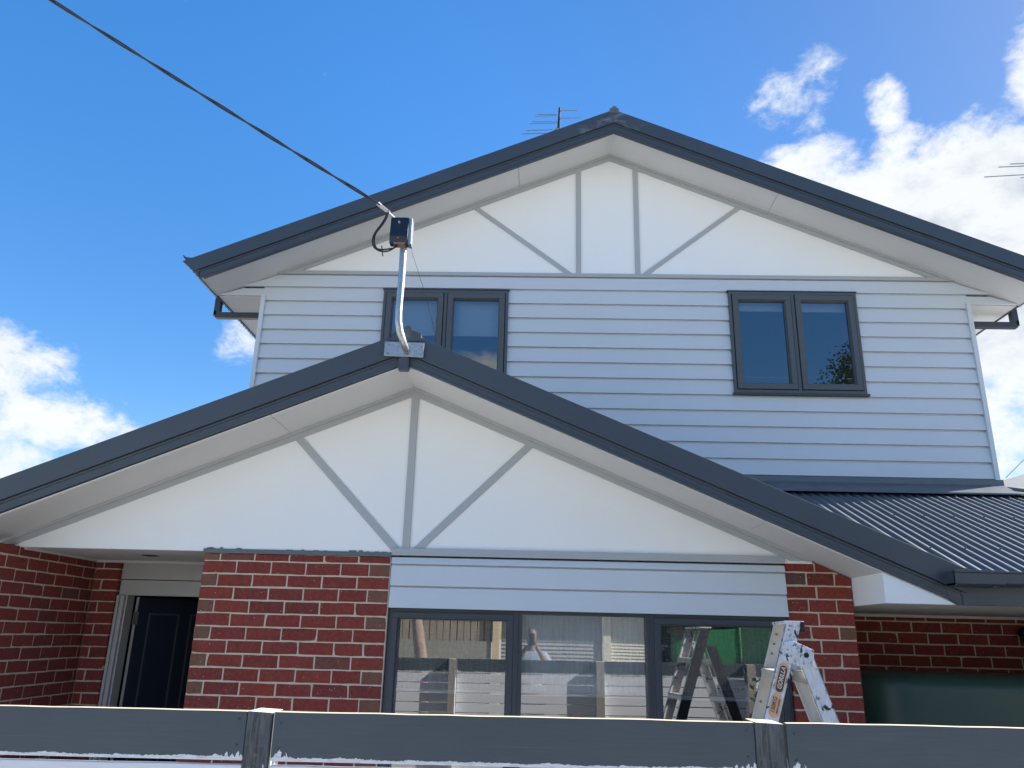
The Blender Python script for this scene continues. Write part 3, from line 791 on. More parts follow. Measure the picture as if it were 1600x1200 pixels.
m = MB(); m.box(XD-.05, -1.2, YD, YD+.05, .372, .5165); m.box(XD, -1.2, YD-.004, YD+.05, .245, .366)
obj('door_header', m, 'white_door_paint', house, .003, label='pale panel above the front door with an open joint')
m = MB()
for x0, x1, y in ((XD-.035, XD-.004, YD-.012), (XD-.002, XD+.020, YD-.030), (XD+.023, XD+.034, YD-.020), (XD+.036, XD+.062, YD-.034), (XD+.064, XD+.078, YD-.01)):
    m.box(x0, x1, y, YD+.11, -H+.02, .2435)
df = obj('door_frame', m, 'white_door_paint', house, .002)
# open leaf, hinged on the left, swung into the hall
hx, hy = XD+.105, YD+.10; an = R(50); du = Vector((math.cos(an), math.sin(an))); nn = Vector((math.sin(an), -math.cos(an)))
def leaf(m, a, b, z0, z1, d0, d1):
    q = [(hx+du.x*a+nn.x*d, hy+du.y*a+nn.y*d) for a, d in ((a, d0), (b, d0), (b, d1), (a, d1))]
    return m.hexa([(x, y, z0) for x, y in q], [(x, y, z1) for x, y in q])
door = obj('front_door', leaf(MB(), 0, .82, -H+.03, .235, 0, .04), 'navy_door', house, .003, label='dark navy panelled front door standing open')
m = MB()
for a, b in ((.10, .36), (.46, .72)):
    for q0, q1, z0, z1 in ((a, a+.012, -1.5, .10), (b-.012, b, -1.5, .10), (a, b, .10, .112), (a, b, -1.512, -1.5)): leaf(m, q0, q1, z0, z1, .040, .048)
obj('panel_moulding', m, 'white_door_paint' if 0 else 'grey_frame', door)
obj('door_edge', leaf(MB(), -.004, 0, -H+.03, .235, 0, .04), 'white_door_paint', door)
obj('hinge', leaf(MB(), -.03, .012, .02, .12, .041, .045), 'galvanised', door)
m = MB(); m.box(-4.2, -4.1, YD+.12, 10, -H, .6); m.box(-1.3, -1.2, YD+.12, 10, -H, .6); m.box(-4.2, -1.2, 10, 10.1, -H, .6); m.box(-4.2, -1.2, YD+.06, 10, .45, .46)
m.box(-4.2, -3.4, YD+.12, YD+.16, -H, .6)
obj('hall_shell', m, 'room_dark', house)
obj('porch_floor', MB().box(XL, X1-.2, A-.2, 10, -H, -H+.012), 'asphalt', house)
obj('porch_side', MB().box(X1-.25, X1-.15, A+.1, YB+.1, -H, .51), 'mortar', house)

nm = MB()
def nailrow(m, x0, x1, z0, z1, Y, n):
    for i in range(n):
        t = (i+.5)/n; x = x0+(x1-x0)*t; z = z0+(z1-z0)*t
        m.tube([(x, Y, z), (x, Y-.0012, z)], .0032, 6)
for k in range(0, 13):
    for q in range(12):
        x = XA+.3+q*.56+random.uniform(-.004, .004); z = zB+.15*k+.028
        if any(w0[0]-.03 < x < w0[1]+.03 and w0[2]-.05 < z < w0[3]+.03 for w0 in WIN): continue
        nm.tube([(x, B-.0183, z), (x, B-.0198, z)], .0034, 6)
o_ = obj('nail_heads', nm, 'weatherboard', uw); o_['kind'] = 'stuff'

# ------------------------------------------------------------------ service mast on the apex
mast = thing('service_mast', (-.885, L-.03, 1.82), 'bent galvanised power mast bolted to the lower gable apex', 'power mast')
m = MB().box(-1.018, -.752, L-.046, L-.031, 1.762, 1.866)
m.v = [(x, y, z+(x+.885)*-.03) for x, y, z in m.v]
pl = obj('mounting_plate', m, 'galvanised', mast, .002)
for bx, bz in ((-.993, 1.848), (-.778, 1.842), (-.998, 1.787), (-.780, 1.780)):
    obj('bolt', MB().tube([(bx, L-.046, bz), (bx, L-.051, bz)], .013, 12).tube([(bx, L-.051, bz), (bx, L-.060, bz)], .008, 6), 'galvanised', pl)
pp = []
P0 = [(-.868, L-.046, 1.800), (-.872, L-.085, 1.812), (-.885, L-.125, 1.85), (-.903, L-.150, 1.905), (-.915, L-.158, 1.97), (-.918, L-.158, 2.05), (-.915, L-.158, 2.3), (-.918, L-.158, 2.57)]
obj('pole', MB().tube(P0, .0235, 18), 'galvanised', mast)
Yx = L-.225
m = MB(); xa, xb, za, zb_ = -1.005, -.880, 2.51, 2.71
m.prism_x([(Yx, zb_), (Yx-.012, za+.05), (Yx, za), (Yx+.055, za-.0), (Yx+.055, zb_+.004)], xa, xb)
obj('fuse_box', m, 'black_plastic', mast, .006)
obj('box_back', MB().box(xb+.001, xb+.022, Yx+.004, Yx+.075, za, zb_-.004).box(xa+.02, xb+.018, Yx+.056, Yx+.085, za+.01, zb_-.03), 'galvanised', mast, .002, label='pale metal back plate of the fuse box')
obj('box_underside', MB().box(xa+.03, xb-.02, Yx-.002, Yx+.05, za-.006, za+.014), 'rust', mast)
obj('screw', MB().tube([(-.945, Yx-.004, 2.665), (-.945, Yx-.016, 2.665)], .008, 10), 'clamp_metal', mast)
obj('screw', MB().tube([(-.945, Yx-.010, 2.545), (-.945, Yx-.018, 2.545)], .004, 8), 'clamp_metal', mast)
m = MB().tube([(-.955, Yx+.05, 2.69), (-1.09, Yx-.06, 2.785)], .010, 8)
obj('strain_arm', m, 'clamp_metal', mast)
m = MB(); 
cl0 = Vector((-1.075, Yx-.05, 2.772)); cl1 = Vector((-1.015, Yx-.02, 2.73))
m.tube([cl0+Vector((-.02, 0, .012)), cl1], .014, 8)
obj('cable_clamp', m, 'clamp_metal', mast)
# thin stay from the box to the roof behind
obj('stay_wire', MB().tube([(-.862, Yx+.06, 2.51), (-.858, Yx+.07, 2.48), (-.80, Yx+.5, 2.32), (-.72, 5.9, 1.95)], .0016, 5), 'cable_black', mast)

# service cable: two twisted conductors running off to the street pole on the left
def cat(p, q, sag, n):
    return [Vector(p).lerp(Vector(q), t/n)+Vector((0, 0, -sag*4*(t/n)*(1-t/n))) for t in range(n+1)]
e0 = Vector((-1.075, Yx-.05, 2.775)); e1 = Vector((-9.5, 1.98, 7.42))
ln = cat(e0, e1, .10, 260)
cable = thing('power_cable', (e0.x, e0.y, e0.z), 'twisted black overhead power cable running up to the top left', 'cable')
ax = (e1-e0).normalized(); n1_ = ax.orthogonal().normalized(); n2_ = ax.cross(n1_)
for ph in (0, math.pi):
    pts = []
    for i, p in enumerate(ln):
        a = ph+i*.33+.9*math.sin(i*.05); pts.append(p+(n1_*math.cos(a)+n2_*math.sin(a))*.0068)
    obj('conductor', MB().tube(pts, .0062, 7), 'cable_black', cable)
# drip loop
for k, o in enumerate((0, .012)):
    lp = [(-1.035+o, Yx-.03, 2.75), (-1.03+o, Yx-.03, 2.715), (-1.055+o, Yx-.03, 2.65), (-1.10+o*.7, Yx-.03, 2.57), (-1.112+o, Yx-.03, 2.51), (-1.095+o, Yx-.03, 2.46), (-1.05, Yx-.03, 2.434+o), (-1.00, Yx-.02, 2.442+o*1.2), (-.965+o*.5, Yx, 2.48), (-.958+o*.8, Yx+.02, 2.525)]
    # smooth by Catmull-Rom
    q = [Vector(v) for v in lp]; sm = []
    for i in range(len(q)-1):
        a, b, c2, d2 = q[max(i-1, 0)], q[i], q[i+1], q[min(i+2, len(q)-1)]
        for t in range(5):
            t = t/5; sm.append(.5*((2*b)+(c2-a)*t+(2*a-5*b+4*c2-d2)*t*t+(3*b-a-3*c2+d2)*t**3))
    sm.append(q[-1]); obj('drip_loop', MB().tube(sm, .0055, 8), 'cable_black', cable)
obj('cable_tie', MB().tube([(-1.043, Yx-.045, 2.465), (-1.036, Yx-.045, 2.42), (-1.030, Yx-.045, 2.39)], .004, 6), 'cable_black', cable)
pole = thing('street_pole', (e1.x-.1, e1.y, -H), 'timber street pole that carries the cable', 'pole')
obj('pole_shaft', MB().tube([(e1.x-.14, e1.y, -H), (e1.x-.14, e1.y, 7.8)], .14, 16, rs=[.16, .12]), 'bark', pole)
obj('cross_arm', MB().box(e1.x-.2, e1.x-.1, e1.y-1, e1.y+1, 7.2, 7.3), 'paling_wood', pole)

# ------------------------------------------------------------------ antennas
def yagi(name, base, top, elems, label, r=.012):
    t = thing(name, base, label, 'tv antenna', 'roof tv antennas')
    obj('mast', MB().tube([base, top], r, 10), 'rubber', t)
    for a, b, rr in elems: obj('element', MB().tube([a, b], rr, 6), 'antenna_metal', t)
    return t
Y = 10.0; el_ = [((.305, Y, 7.571), (.57, Y, 7.577), .006), ((.26, Y, 7.502), (-.03, Y, 7.500), .006), ((.25, Y, 7.485), (-.07, Y, 7.468), .005),
   ((.29, Y, 7.437), (.62, Y, 7.445), .006), ((.26, Y, 7.372), (-.11, Y, 7.372), .006), ((.27, Y, 7.352), (-.15, Y, 7.336), .005),
   ((.2, Y-.1, 7.16), (-.19, Y-.1, 7.142), .006), ((.1, Y-.1, 7.10), (-.26, Y-.1, 7.085), .006)]
an1 = yagi('tv_antenna', (.275, Y, 4.9), (.297, Y, 7.62), el_, 'dark television antenna standing behind the upper roof ridge', .014)
obj('boom', MB().tube([(.30, Y, 7.62), (.28, Y, 7.26), (.1, Y-.2, 6.95)], .016, 8), 'rubber', an1)
Y = 12.
el_ = [((8.43, Y, 8.03), (8.95, Y, 8.075), .009), ((8.36, Y, 7.955), (8.95, Y, 7.965), .009), ((7.72, Y, 7.79), (8.95, Y, 7.86), .009), ((8.30, Y, 7.80), (8.9, Y, 7.80), .008)]
el_ = [((7.99, Y, 7.965), (8.95, Y, 8.02), .009), ((8.20, Y, 8.03), (8.95, Y, 8.06), .009), ((7.715, Y, 7.765), (8.95, Y, 7.86), .009), ((8.33, Y, 7.755), (8.95, Y, 7.80), .008)]
an2 = yagi('tv_antenna', (8.9, Y, 2.2), (8.9, Y, 8.3), el_, 'antenna rods reaching in at the right edge of the sky', .02)

# ------------------------------------------------------------------ neighbouring house beyond the right side
nb = thing('neighbouring_house', (11, 16, -H), 'grey roofed neighbouring house just visible beyond the right eave', 'house')
m = MB()
# hip roof: the sloping hip edge is what shows above the charcoal flashing
m.add([(6.3, 12, 2.19), (14, 12, 1.2), (14, 16, 3.7), (11.33, 16, 3.80)], [(0, 1, 2, 3)])
m.add([(6.3, 12, 2.19), (11.33, 16, 3.80), (11.33, 20, 3.8), (6.3, 22, 2.1)], [(0, 1, 2, 3)])
obj('roof', m, 'roof_grey', nb)
obj('wall', MB().box(7.5, 13.5, 13.5, 20, -H, 1.5), 'grey_weatherboard', nb)
# distant wires
wr = thing('overhead_wire', (9, 20, 4), 'thin overhead wire crossing the sky at the right', 'wire')
obj('strand', MB().tube(cat((8.4, 14, 2.9), (14.5, 14, 8.9), .15, 12), .005, 5), 'cable_black', wr)

# ------------------------------------------------------------------ water tank at the right
def rounded(x0, x1, y0, y1, r, z, inset=0, n=8):
    o = []
    for cx_, cy_, a0 in ((x1-r, y0+r, -90), (x1-r, y1-r, 0), (x0+r, y1-r, 90), (x0+r, y0+r, 180)):
        for i in range(n+1):
            a = R(a0+90*i/n); o.append((cx_+(r-inset)*math.cos(a), cy_+(r-inset)*math.sin(a), z))
    return o
tank = thing('water_tank', (3.5, 6.1, -H), 'large dark green slimline water tank in the shade by the right wall', 'water tank')
m = MB(); prof = [(0, -H+.02), (0, -.27), (.004, -.245), (.016, -.222), (.036, -.203), (.065, -.190), (.12, -.180), (.28, -.172)]
for bz in (-.9, -1.2): pass
rings = [rounded(2.26, 4.9, 5.72, 6.5, .32, z, i) for i, z in prof]; n = len(rings[0])
vs = [v for g in rings for v in g]; fs = [(i*n+j, i*n+(j+1) % n, (i+1)*n+(j+1) % n, (i+1)*n+j) for i in range(len(rings)-1) for j in range(n)]
m.add(vs, fs, None, True); m.add(rings[-1], [tuple(range(n))])
obj('tank_body', m, 'tank_green', tank)
# lamp on the wall at the right edge
lamp = thing('wall_lamp', (3.93, YR, .12), 'black wall lamp on the shaded brick at the right edge', 'lamp')
m = MB(); m.tube([(3.95, YR-.002, .12), (3.95, YR-.03, .12)], .05, 16)
m.tube([(3.95, YR-.03, .12), (3.95, YR-.10, .13)], .018, 10)
obj('bracket', m, 'black_plastic', lamp)
obj('shade', MB().tube([(3.95, YR-.10, .17), (3.95, YR-.10, .13), (3.95, YR-.10, .06)], .07, 16, rs=[.03, .06, .075]), 'black_plastic', lamp)

sf = thing('sun_block_fence', (6.3, 4.8, -H), 'unseen timber fence added on the right to block sun', 'fence')  # unseen fence, added to block sun and bounce at the right side
for k in range(38): obj('paling', MB().box(6.28, 6.30, 2.7+k*.113, 2.7+k*.113+.105, -H, .05+random.uniform(0, .03)), 'paling_wood', sf)
obj('rail', MB().box(6.24, 6.279, 2.7, 7.0, -.3, -.22), 'paling_wood', sf)

# ------------------------------------------------------------------ front fence
fz = lambda x: -.226+.0054*x
fence = thing('front_fence', (0, 2.5, -H), 'charcoal and white slatted timber front fence with weathered posts', 'fence')
FX = [(-3.82, -3.73), (-2.335, -2.25), (-.840, -.764), (.655, .742), (2.16, 2.25), (3.66, 3.75)]
for a, b in FX:
    t = fz((a+b)/2); j = random.uniform(-.004, .004)
    m = MB().hexa([(a-j, 2.497, -H), (b-j, 2.497, -H), (b-j, 2.61, -H), (a-j, 2.61, -H)],
                  [(a+.002+j, 2.497, t+.001), (b-.001+j, 2.497, t-.002), (b-.001+j, 2.61, t-.002), (a+.002+j, 2.61, t+.001)])
    obj('post', m, 'weathered_post', fence, .003, at=(a, 2.5, -H))
for i in range(len(FX)-1):
    a, b = FX[i][1]+.004, FX[i+1][0]-.002
    def board(name, t, h, mt, d=.022):
        m = MB(); n = 14
        # slightly wavy hand-cut top edge
        vs = []; fs = []
        for k in range(n+1):
            x = a+(b-a)*k/n; wv_ = random.uniform(-.0009, .0009)
            z1 = fz(x)-t+wv_; z0 = fz(x)-t-h
            vs += [(x, 2.500, z0), (x, 2.500, z1), (x, 2.5+d, z1+.001), (x, 2.5+d, z0)]
            if k: o = 4*(k-1); fs += [(o, o+4, o+5, o+1), (o+1, o+5, o+6, o+2), (o+2, o+6, o+7, o+3), (o+3, o+7, o+4, o)]
        fs += [(0, 1, 2, 3), (4*n+3, 4*n+2, 4*n+1, 4*n)]
        m.add(vs, fs); o = obj(name, m, mt, fence, .002, at=(a, 2.5, fz(a)-t-h))
        if mt == 'charcoal_board':
            at = o.data.attributes.new('ends', 'FLOAT', 'POINT')
            at.data.foreach_set('value', [max(0, 1-min(v.co.x, (b-a)-v.co.x)/.10) for v in o.data.vertices])
            sh = o.rotation_euler; o.rotation_euler = (0, -math.atan(.0054), 0)
            for v in o.data.vertices: v.co.z -= v.co.x*.0054
        return o
    tb = board('top_board', .0, .134, 'charcoal_board')
    for x in (a+.022, b-.022):
        for dz in (-.03, -.10):
            z = fz(x)+dz
            obj('nail', MB().tube([(x, 2.4995, z), (x, 2.4975, z)], .0032, 8), 'window_frame', tb)
    for k in range(14):
        t = .146+k*.0935
        if t+.085 > 1.5: break
        board('slat', t, .083, 'primed_slat', .020)

hd = thing('light_block_hedge', (3.3, 3.0, -H), 'unseen low dark hedge added behind the front fence to block bounce light', 'hedge')  # hidden hedge added to stop light bouncing off the back of the fence
hm = MB(); hr = random.Random(5)
for i in range(5200):
    x, y, z = hr.uniform(2.15, 4.6), hr.uniform(2.72, 3.35), hr.uniform(-H+.05, -.34)
    if 2.3 < x < 4.45 and 2.8 < y < 3.27 and z < -.42: continue
    a = Vector((hr.uniform(-1, 1), hr.uniform(-1, 1), hr.uniform(-1, 1))).normalized(); b_ = a.orthogonal().normalized(); q_ = Vector((x, y, z)); sz = hr.uniform(.02, .04)
    hm.add([q_+a*sz, q_+b_*sz*.6, q_-a*sz, q_-b_*sz*.6], [(0, 1, 2, 3)])
obj('foliage', hm, 'leaf', hd, recalc=False)
obj('blocker_core', MB().box(2.3, 4.45, 2.82, 3.25, -H, -.42), 'bark', hd)  # solid core of the added light blocker

# ------------------------------------------------------------------ step ladder
lad = thing('step_ladder', (1.2, 4.35, -H), 'paint splattered aluminium step ladder standing behind the fence', 'ladder')
LW = Vector((.045, .37, 0))
def rail(px_bot, px_top, z0, z1, wd, mirror=False, far=False):
    """C channel; px = x of left web edge at two heights"""
    b = Vector((px_bot, 4.17, z0)); t = Vector((px_top, 4.17, z1)); o = Vector((0, 0, 0))
    if far: o = LW
    W_ = Vector((wd, 0, 0)); q = LW.normalized()
    th = .004; fl = .030
    m = MB()
    s_ = 1 if not far else -1
    def slab(o1, w_, y0, y1):
        a = [b+o+o1, b+o+o1+w_, b+o+o1+w_+q*(y1-y0)*s_, b+o+o1+q*(y1-y0)*s_]
        c_ = [t+o+o1, t+o+o1+w_, t+o+o1+w_+q*(y1-y0)*s_, t+o+o1+q*(y1-y0)*s_]
        m.hexa([tuple(v) for v in a], [tuple(v) for v in c_])
    slab(Vector((0, 0, 0)), W_, 0, th)
    slab(Vector((0, 0, 0)), Vector((th, 0, 0)), th, fl)
    slab(W_-Vector((th, 0, 0)), Vector((th, 0, 0)), th, fl)
    for rr in (.3, .5, .7): slab(W_*rr-Vector((.001, 0, 0))-q*.0015*s_, Vector((.002, 0, 0)), 0, .0015)
    return m
k1 = (1.284-1.135)/.465; zb0 = -H+.02
xb_ = 1.135-k1*(-.36-zb0)
obj('front_rail', rail(xb_, 1.283, zb0, .098, .078), 'ladder_paint', lad, .0015, at=(1.1, 4.17, -.4))
obj('front_rail', rail(xb_, 1.283, zb0, .098, .078, far=True), 'ladder_bare_shade', lad, .0015, at=(1.1, 4.6, -.4))
k2 = -.326; zr = -.03
xr = 1.426-k2*(-.368-zb0)*-1 if 0 else 1.426+(-k2)*(-.368-zb0)
xt = 1.426-(-k2)*(zr+.368)
obj('rear_rail', rail(xr, xt, zb0, zr, .080), 'ladder_paint', lad, .0015, at=(1.4, 4.17, -.4))
obj('rear_rail', rail(xr, xt, zb0, zr, .080, far=True), 'ladder_bare_shade', lad, .0015, at=(1.4, 4.6, -.4))
# treads on the front frame, braces on the rear frame
q = LW.normalized(); LN = LW.length
def spanbox(x0, x1, z0, z1, sh0=0):
    a = [Vector((x0+sh0, 4.176, z0)), Vector((x1+sh0, 4.176, z0)), Vector((x1+sh0, 4.176, z0))+q*(LN-.012), Vector((x0+sh0, 4.176, z0))+q*(LN-.012)]
    return [tuple(v) for v in a], [tuple(v+Vector((0, 0, z1-z0))) for v in a]
for i in range(6):
    z = -.135-i*.27
    if z < -1.6: break
    xx = 1.135+k1*(z+.36)
    m = MB(); m.hexa(*spanbox(xx-.006, xx+.075, z, z+.004)); m.hexa(*spanbox(xx-.008, xx-.002, z-.034, z+.004)); m.hexa(*spanbox(xx+.070, xx+.076, z-.03, z+.004))
    obj('tread', m, 'ladder_bare_shade', lad, .001, at=(1.1, 4.3, -.4))
    xx = 1.426+(-k2)*(-.368-(z-.02)); m = MB(); m.hexa(*spanbox(xx+.004, xx+.010, z-.055, z)); m.hexa(*spanbox(xx+.004, xx+.06, z-.004, z))
    obj('brace', m, 'galvanised', lad, .001)
m = MB(); a, b = spanbox(1.274, 1.372, .094, .108)
m.hexa([(x-.01*0, y-.012*(i < 2)*1, z) for i, (x, y, z) in enumerate(a)], [(x, y-.012*(i < 2), z) for i, (x, y, z) in enumerate(b)])
m.hexa(*spanbox(1.215, 1.285, .092, .100)) if 0 else None
obj('top_cap', m, 'ladder_paint', lad, .003, at=(1.3, 4.2, 0))
# hinge plate with pivot, riveted to the near rails
m = MB().prism_y([(1.236, -.075), (1.262, .005), (1.300, .015), (1.345, -.003), (1.408, -.030), (1.398, -.105), (1.375, -.118), (1.300, -.098)], 4.158, 4.168)
hp = obj('hinge_plate', m, 'ladder_paint', lad, .002, at=(1.35, 4.16, 0))
for x, z in ((1.29, -.06), (1.275, -.03), (1.31, -.085), (1.33, -.02), (1.37, -.045), (1.385, -.09), (1.262, -.055), (1.35, -.095)):
    obj('rivet', MB().tube([(x, 4.159, z), (x, 4.154, z)], .0055, 10), 'clamp_metal', hp)
obj('pivot_pin', MB().tube([(1.366, 4.158, -.055), (1.366, 4.150, -.055)], .012, 14), 'rubber', hp)
m = MB().box(1.352, 1.372, 4.16, 4.19, .055, .104)
obj('cap_clip', m, 'rubber', lad, .002)
for x, z in ((1.305, .082), (1.345, .082), (1.30, .04), (1.32, .03)):
    obj('rivet', MB().tube([(x, 4.169, z), (x, 4.165, z)], .005, 10), 'clamp_metal', lad)
# rivets on the inner face of the far rail
for z in (.045, -.005, -.055, -.30):
    x = 1.135+k1*(z+.36)+LW.x+.028; y = 4.17+LW.y-.006
    obj('rivet', MB().tube([(x, y, z), (x, y-.004, z)], .006, 10), 'rust', lad)
# sticker: lozenge and capsule with the maker's word and the load rating
ang = math.atan2(1, k1)          # rail direction
ux = Vector((math.cos(ang), 0, math.sin(ang))); uy = Vector((-math.sin(ang), 0, math.cos(ang)))
def capsule(cz, length, wid, y, grow=0, n=10):
    cx_ = 1.135+k1*(cz+.36)+.039+.002; c0 = Vector((cx_, y, cz)); pts = []
    hl = length/2-wid/2
    for sgn in (1, -1):
        for i in range(n+1):
            a = -math.pi/2+math.pi*i/n
            pts.append(c0+ux*sgn*(hl+math.cos(a)*(wid/2+grow))+uy*sgn*(math.sin(a)*(wid/2+grow)))
    return c0, [(p.x, p.z) for p in pts]
c0, pl_ = capsule(-.292, .115, .052, 4.168); st1 = obj('rating_sticker', MB().prism_y(pl_, 4.1672, 4.1684), 'sticker_orange', lad)
c1, pl_ = capsule(-.165, .150, .048, 4.168); st2 = obj('brand_sticker', MB().prism_y(pl_, 4.1672, 4.1684), 'sticker_orange', lad)
_, pl_ = capsule(-.168, .128, .036, 4.166); obj('sticker_band', MB().prism_y(pl_, 4.1662, 4.1670), 'sticker_dark', st2)
def text(s_, size, center, mt, parent, name, off=0, width=None):
    cu = bpy.data.curves.new(name, 'FONT'); cu.body = s_; cu.size = size; cu.align_x = 'CENTER'; cu.align_y = 'CENTER'; cu.extrude = .0003; cu.shear = .2; cu.offset = .0006
    to = bpy.data.objects.new('tmp', cu); C.objects.link(to); bpy.context.view_layer.update()
    me = bpy.data.meshes.new_from_object(to); bpy.data.objects.remove(to)
    zs = Vector((0, -1, 0)); cc = center+uy*off
    xs = [v.co.x for v in me.vertices]; k = (width/(max(xs)-min(xs))) if width else 1
    for v in me.vertices:
        p = cc+ux*v.co.x*k+uy*v.co.y+zs*v.co.z; v.co = (p.x, p.y, p.z)
    pw = wpos(parent)
    for v in me.vertices: v.co = Vector((v.co.x, v.co.y, v.co.z+H))-pw
    me.materials.clear(); me.materials.append(MATS[mt])
    o = bpy.data.objects.new(name, me); C.objects.link(o); o.parent = parent; return o
text('GORILLA', .030, Vector((c1.x, 4.1655, c1.z)), 'sticker_pale', st2, 'lettering', width=.105)
text('150KG', .028, Vector((c0.x, 4.1665, c0.z)), 'sticker_ink', st1, 'lettering', off=.007, width=.075)
text('MAX LOAD', .012, Vector((c0.x, 4.1665, c0.z)), 'sticker_ink', st1, 'lettering', off=-.014, width=.07)

# ------------------------------------------------------------------ what the windows mirror, behind the camera
YN = -2.46
pf = thing('paling_fence', (-1.6, YN, -H), 'old timber paling fence across the street', 'fence')
x = -4.6
while x < -.66:
    h = random.uniform(.50, .58); obj('paling', MB().box(x, x+.10, YN+random.uniform(0, .012), YN+.018+.012, -.10, h), 'paling_wood', pf, .002); x += .112+random.uniform(-.004, .006)
obj('backing', MB().box(-4.6, -.66, YN-.03, YN-.005, -.10, .60), 'room_dark', pf)
obj('board_panel', MB().box(-4.6, -.66, YN+.04, YN+.07, -H, -.085), 'old_board', pf)
obj('timber_post', MB().box(-.64, -.52, YN, YN+.10, -H, .75), 'pine', pf, .004)
st = thing('tree_stump', (-1.75, YN+.4, -H), 'leaning bare tree stump behind the street', 'stump')
obj('trunk', MB().tube([(-1.66, YN+.4, -H), (-1.74, YN+.4, -.4), (-1.84, YN+.4, .15), (-1.9, YN+.4, .6)], .1, 12, rs=[.13, .10, .09, .06]), 'bark', st)
sh = thing('street_cottage', (1.4, YN-.3, -H), 'weatherboard cottage on the far side of the footpath', 'house')
def clad(x0, x1, z0, z1, y, mt, step=.06):
    m = MB(); z = z0
    while z < z1:
        m.hexa([(x0, y+.018, z), (x1, y+.018, z), (x1, y-.05, z), (x0, y-.05, z)], [(x0, y+.002, z+step), (x1, y+.002, z+step), (x1, y-.05, z+step), (x0, y-.05, z+step)]); z += step
    return m
obj('wall', clad(-.5, 1.16, -H, 1.1, YN-.1, 'x'), 'grey_weatherboard', sh)
obj('wall', clad(1.30, 2.02, -H, 1.1, YN-.1, 'x', .05), 'cream_weatherboard', sh, label='cream weatherboard wall')
obj('corner_stop', MB().box(1.17, 1.295, YN-.12, YN-.04, -H, 1.1), 'cream_weatherboard', sh)
obj('wall', clad(2.03, 5.2, -H, 1.1, YN-.1, 'x', .05), 'side_green', sh, label='dark green side wall')
obj('roof', MB().prism_x([(YN+.35, 1.05), (YN-4, 2.6), (YN-4, 2.5), (YN+.35, .98)], -.8, 5.6), 'charcoal_steel', sh)
def bin_(loc, label, lie):
    t = thing('wheelie_bin', loc, label, 'bin', 'green wheelie bins'); x, y, z = loc
    if not lie:
        m = MB().hexa([(x-.2, y-.22, z+.05), (x+.2, y-.22, z+.05), (x+.2, y+.2, z+.05), (x-.2, y+.2, z+.05)], [(x-.27, y-.3, z+.95), (x+.27, y-.3, z+.95), (x+.27, y+.3, z+.95), (x-.27, y+.3, z+.95)])
        obj('body', m, 'bin_green_dark', t, .02); obj('lid', MB().box(x-.29, x+.29, y-.32, y+.32, z+.951, z+1.0), 'bin_green', t, .02)
        for sx_ in (-.25, .25): obj('wheel', MB().tube([(x+sx_-.03, y+.24, z+.1), (x+sx_+.03, y+.24, z+.1)], .1, 20), 'rubber', t)
    else:
        m = MB().hexa([(x, y-.25, z), (x, y+.25, z), (x, y+.25, z+.46), (x, y-.25, z+.46)], [(x+.95, y-.3, z-.06), (x+.95, y+.3, z-.06), (x+.95, y+.3, z+.52), (x+.95, y-.3, z+.52)])
        obj('body', m, 'bin_green', t, .02); obj('lid', MB().box(x+.951, x+1.0, y-.32, y+.32, z-.08, z+.54), 'bin_green', t, .02)
        for sy_ in (-.27, .27): obj('wheel', MB().tube([(x+.06, y+sy_-.03, z+.44), (x+.06, y+sy_+.03, z+.44)], .1, 20), 'rubber', t)
    return t
tr = thing('flat_trailer', (2.9, YN+.45, -H), 'flat trailer bed carrying green bins', 'trailer')
obj('deck', MB().box(2.0, 4.3, YN+.1, YN+.85, -.46, -.40), 'grey_weatherboard', tr)
obj('side_board', MB().box(2.0, 4.3, YN+.851, YN+.88, -.66, -.36), 'grey_weatherboard', tr)
for x in (2.6, 3.6): obj('wheel', MB().tube([(x, YN+.86, -1.45), (x, YN+1.05, -1.45)], .30, 24), 'rubber', tr)
bin_((2.22, YN+.45, -.33), 'green wheelie bin lying on the trailer', True)
bin_((3.45, YN+.45, -.40), 'green wheelie bin standing on the trailer', False)

# tree far behind the camera, mirrored in the upper right window
def tree(loc, h, cr_, label, seed, leaves=2600):
    rnd = random.Random(seed)
    t = thing('broadleaf_tree', loc, label, 'tree'); x0, y0, z0 = loc
    m = MB(); m.tube([(x0, y0, z0), (x0+.2, y0, z0+h*.3), (x0, y0+.1, z0+h*.6)], .3, 10, rs=[.4, .28, .15])
    tips = []
    for i in range(9):
        a = i*2.4; tip = Vector((x0+math.cos(a)*cr_*.6, y0+math.sin(a)*cr_*.6, z0+h*(.62+.25*rnd.random())))
        m.tube([(x0+.1, y0, z0+h*(.3+.03*i)), tuple(Vector((x0, y0, z0+h*.5)).lerp(tip, .5)), tuple(tip)], .1, 6, rs=[.14, .08, .03]); tips.append(tip)
    obj('trunk', m, 'bark', t)
    m = MB(); cl_ = [(tp+Vector((rnd.uniform(-1, 1), rnd.uniform(-1, 1), rnd.uniform(-.6, .9)))*cr_*.25, cr_*rnd.uniform(.28, .42)) for tp in tips for _ in (0, 1)]
    for i in range(leaves):
        c_, r_ = rnd.choice(cl_); d = Vector((rnd.gauss(0, 1), rnd.gauss(0, 1), rnd.gauss(0, .8))).normalized()*r_*rnd.uniform(.35, 1.05)
        p = c_+d; a = Vector((rnd.uniform(-1, 1), rnd.uniform(-1, 1), rnd.uniform(-1, 1))).normalized(); b = a.orthogonal().normalized(); sz = rnd.uniform(.05, .10)
        m.add([p+a*sz, p+b*sz*.6, p-a*sz, p-b*sz*.6], [(0, 1, 2, 3)])
    obj('crown', m, 'leaf', t, recalc=False)
    return t
tree((17.2, -20, -H), 16.2, 4.2, 'leafy tree far behind the street seen in the upper window', 3, 15000)

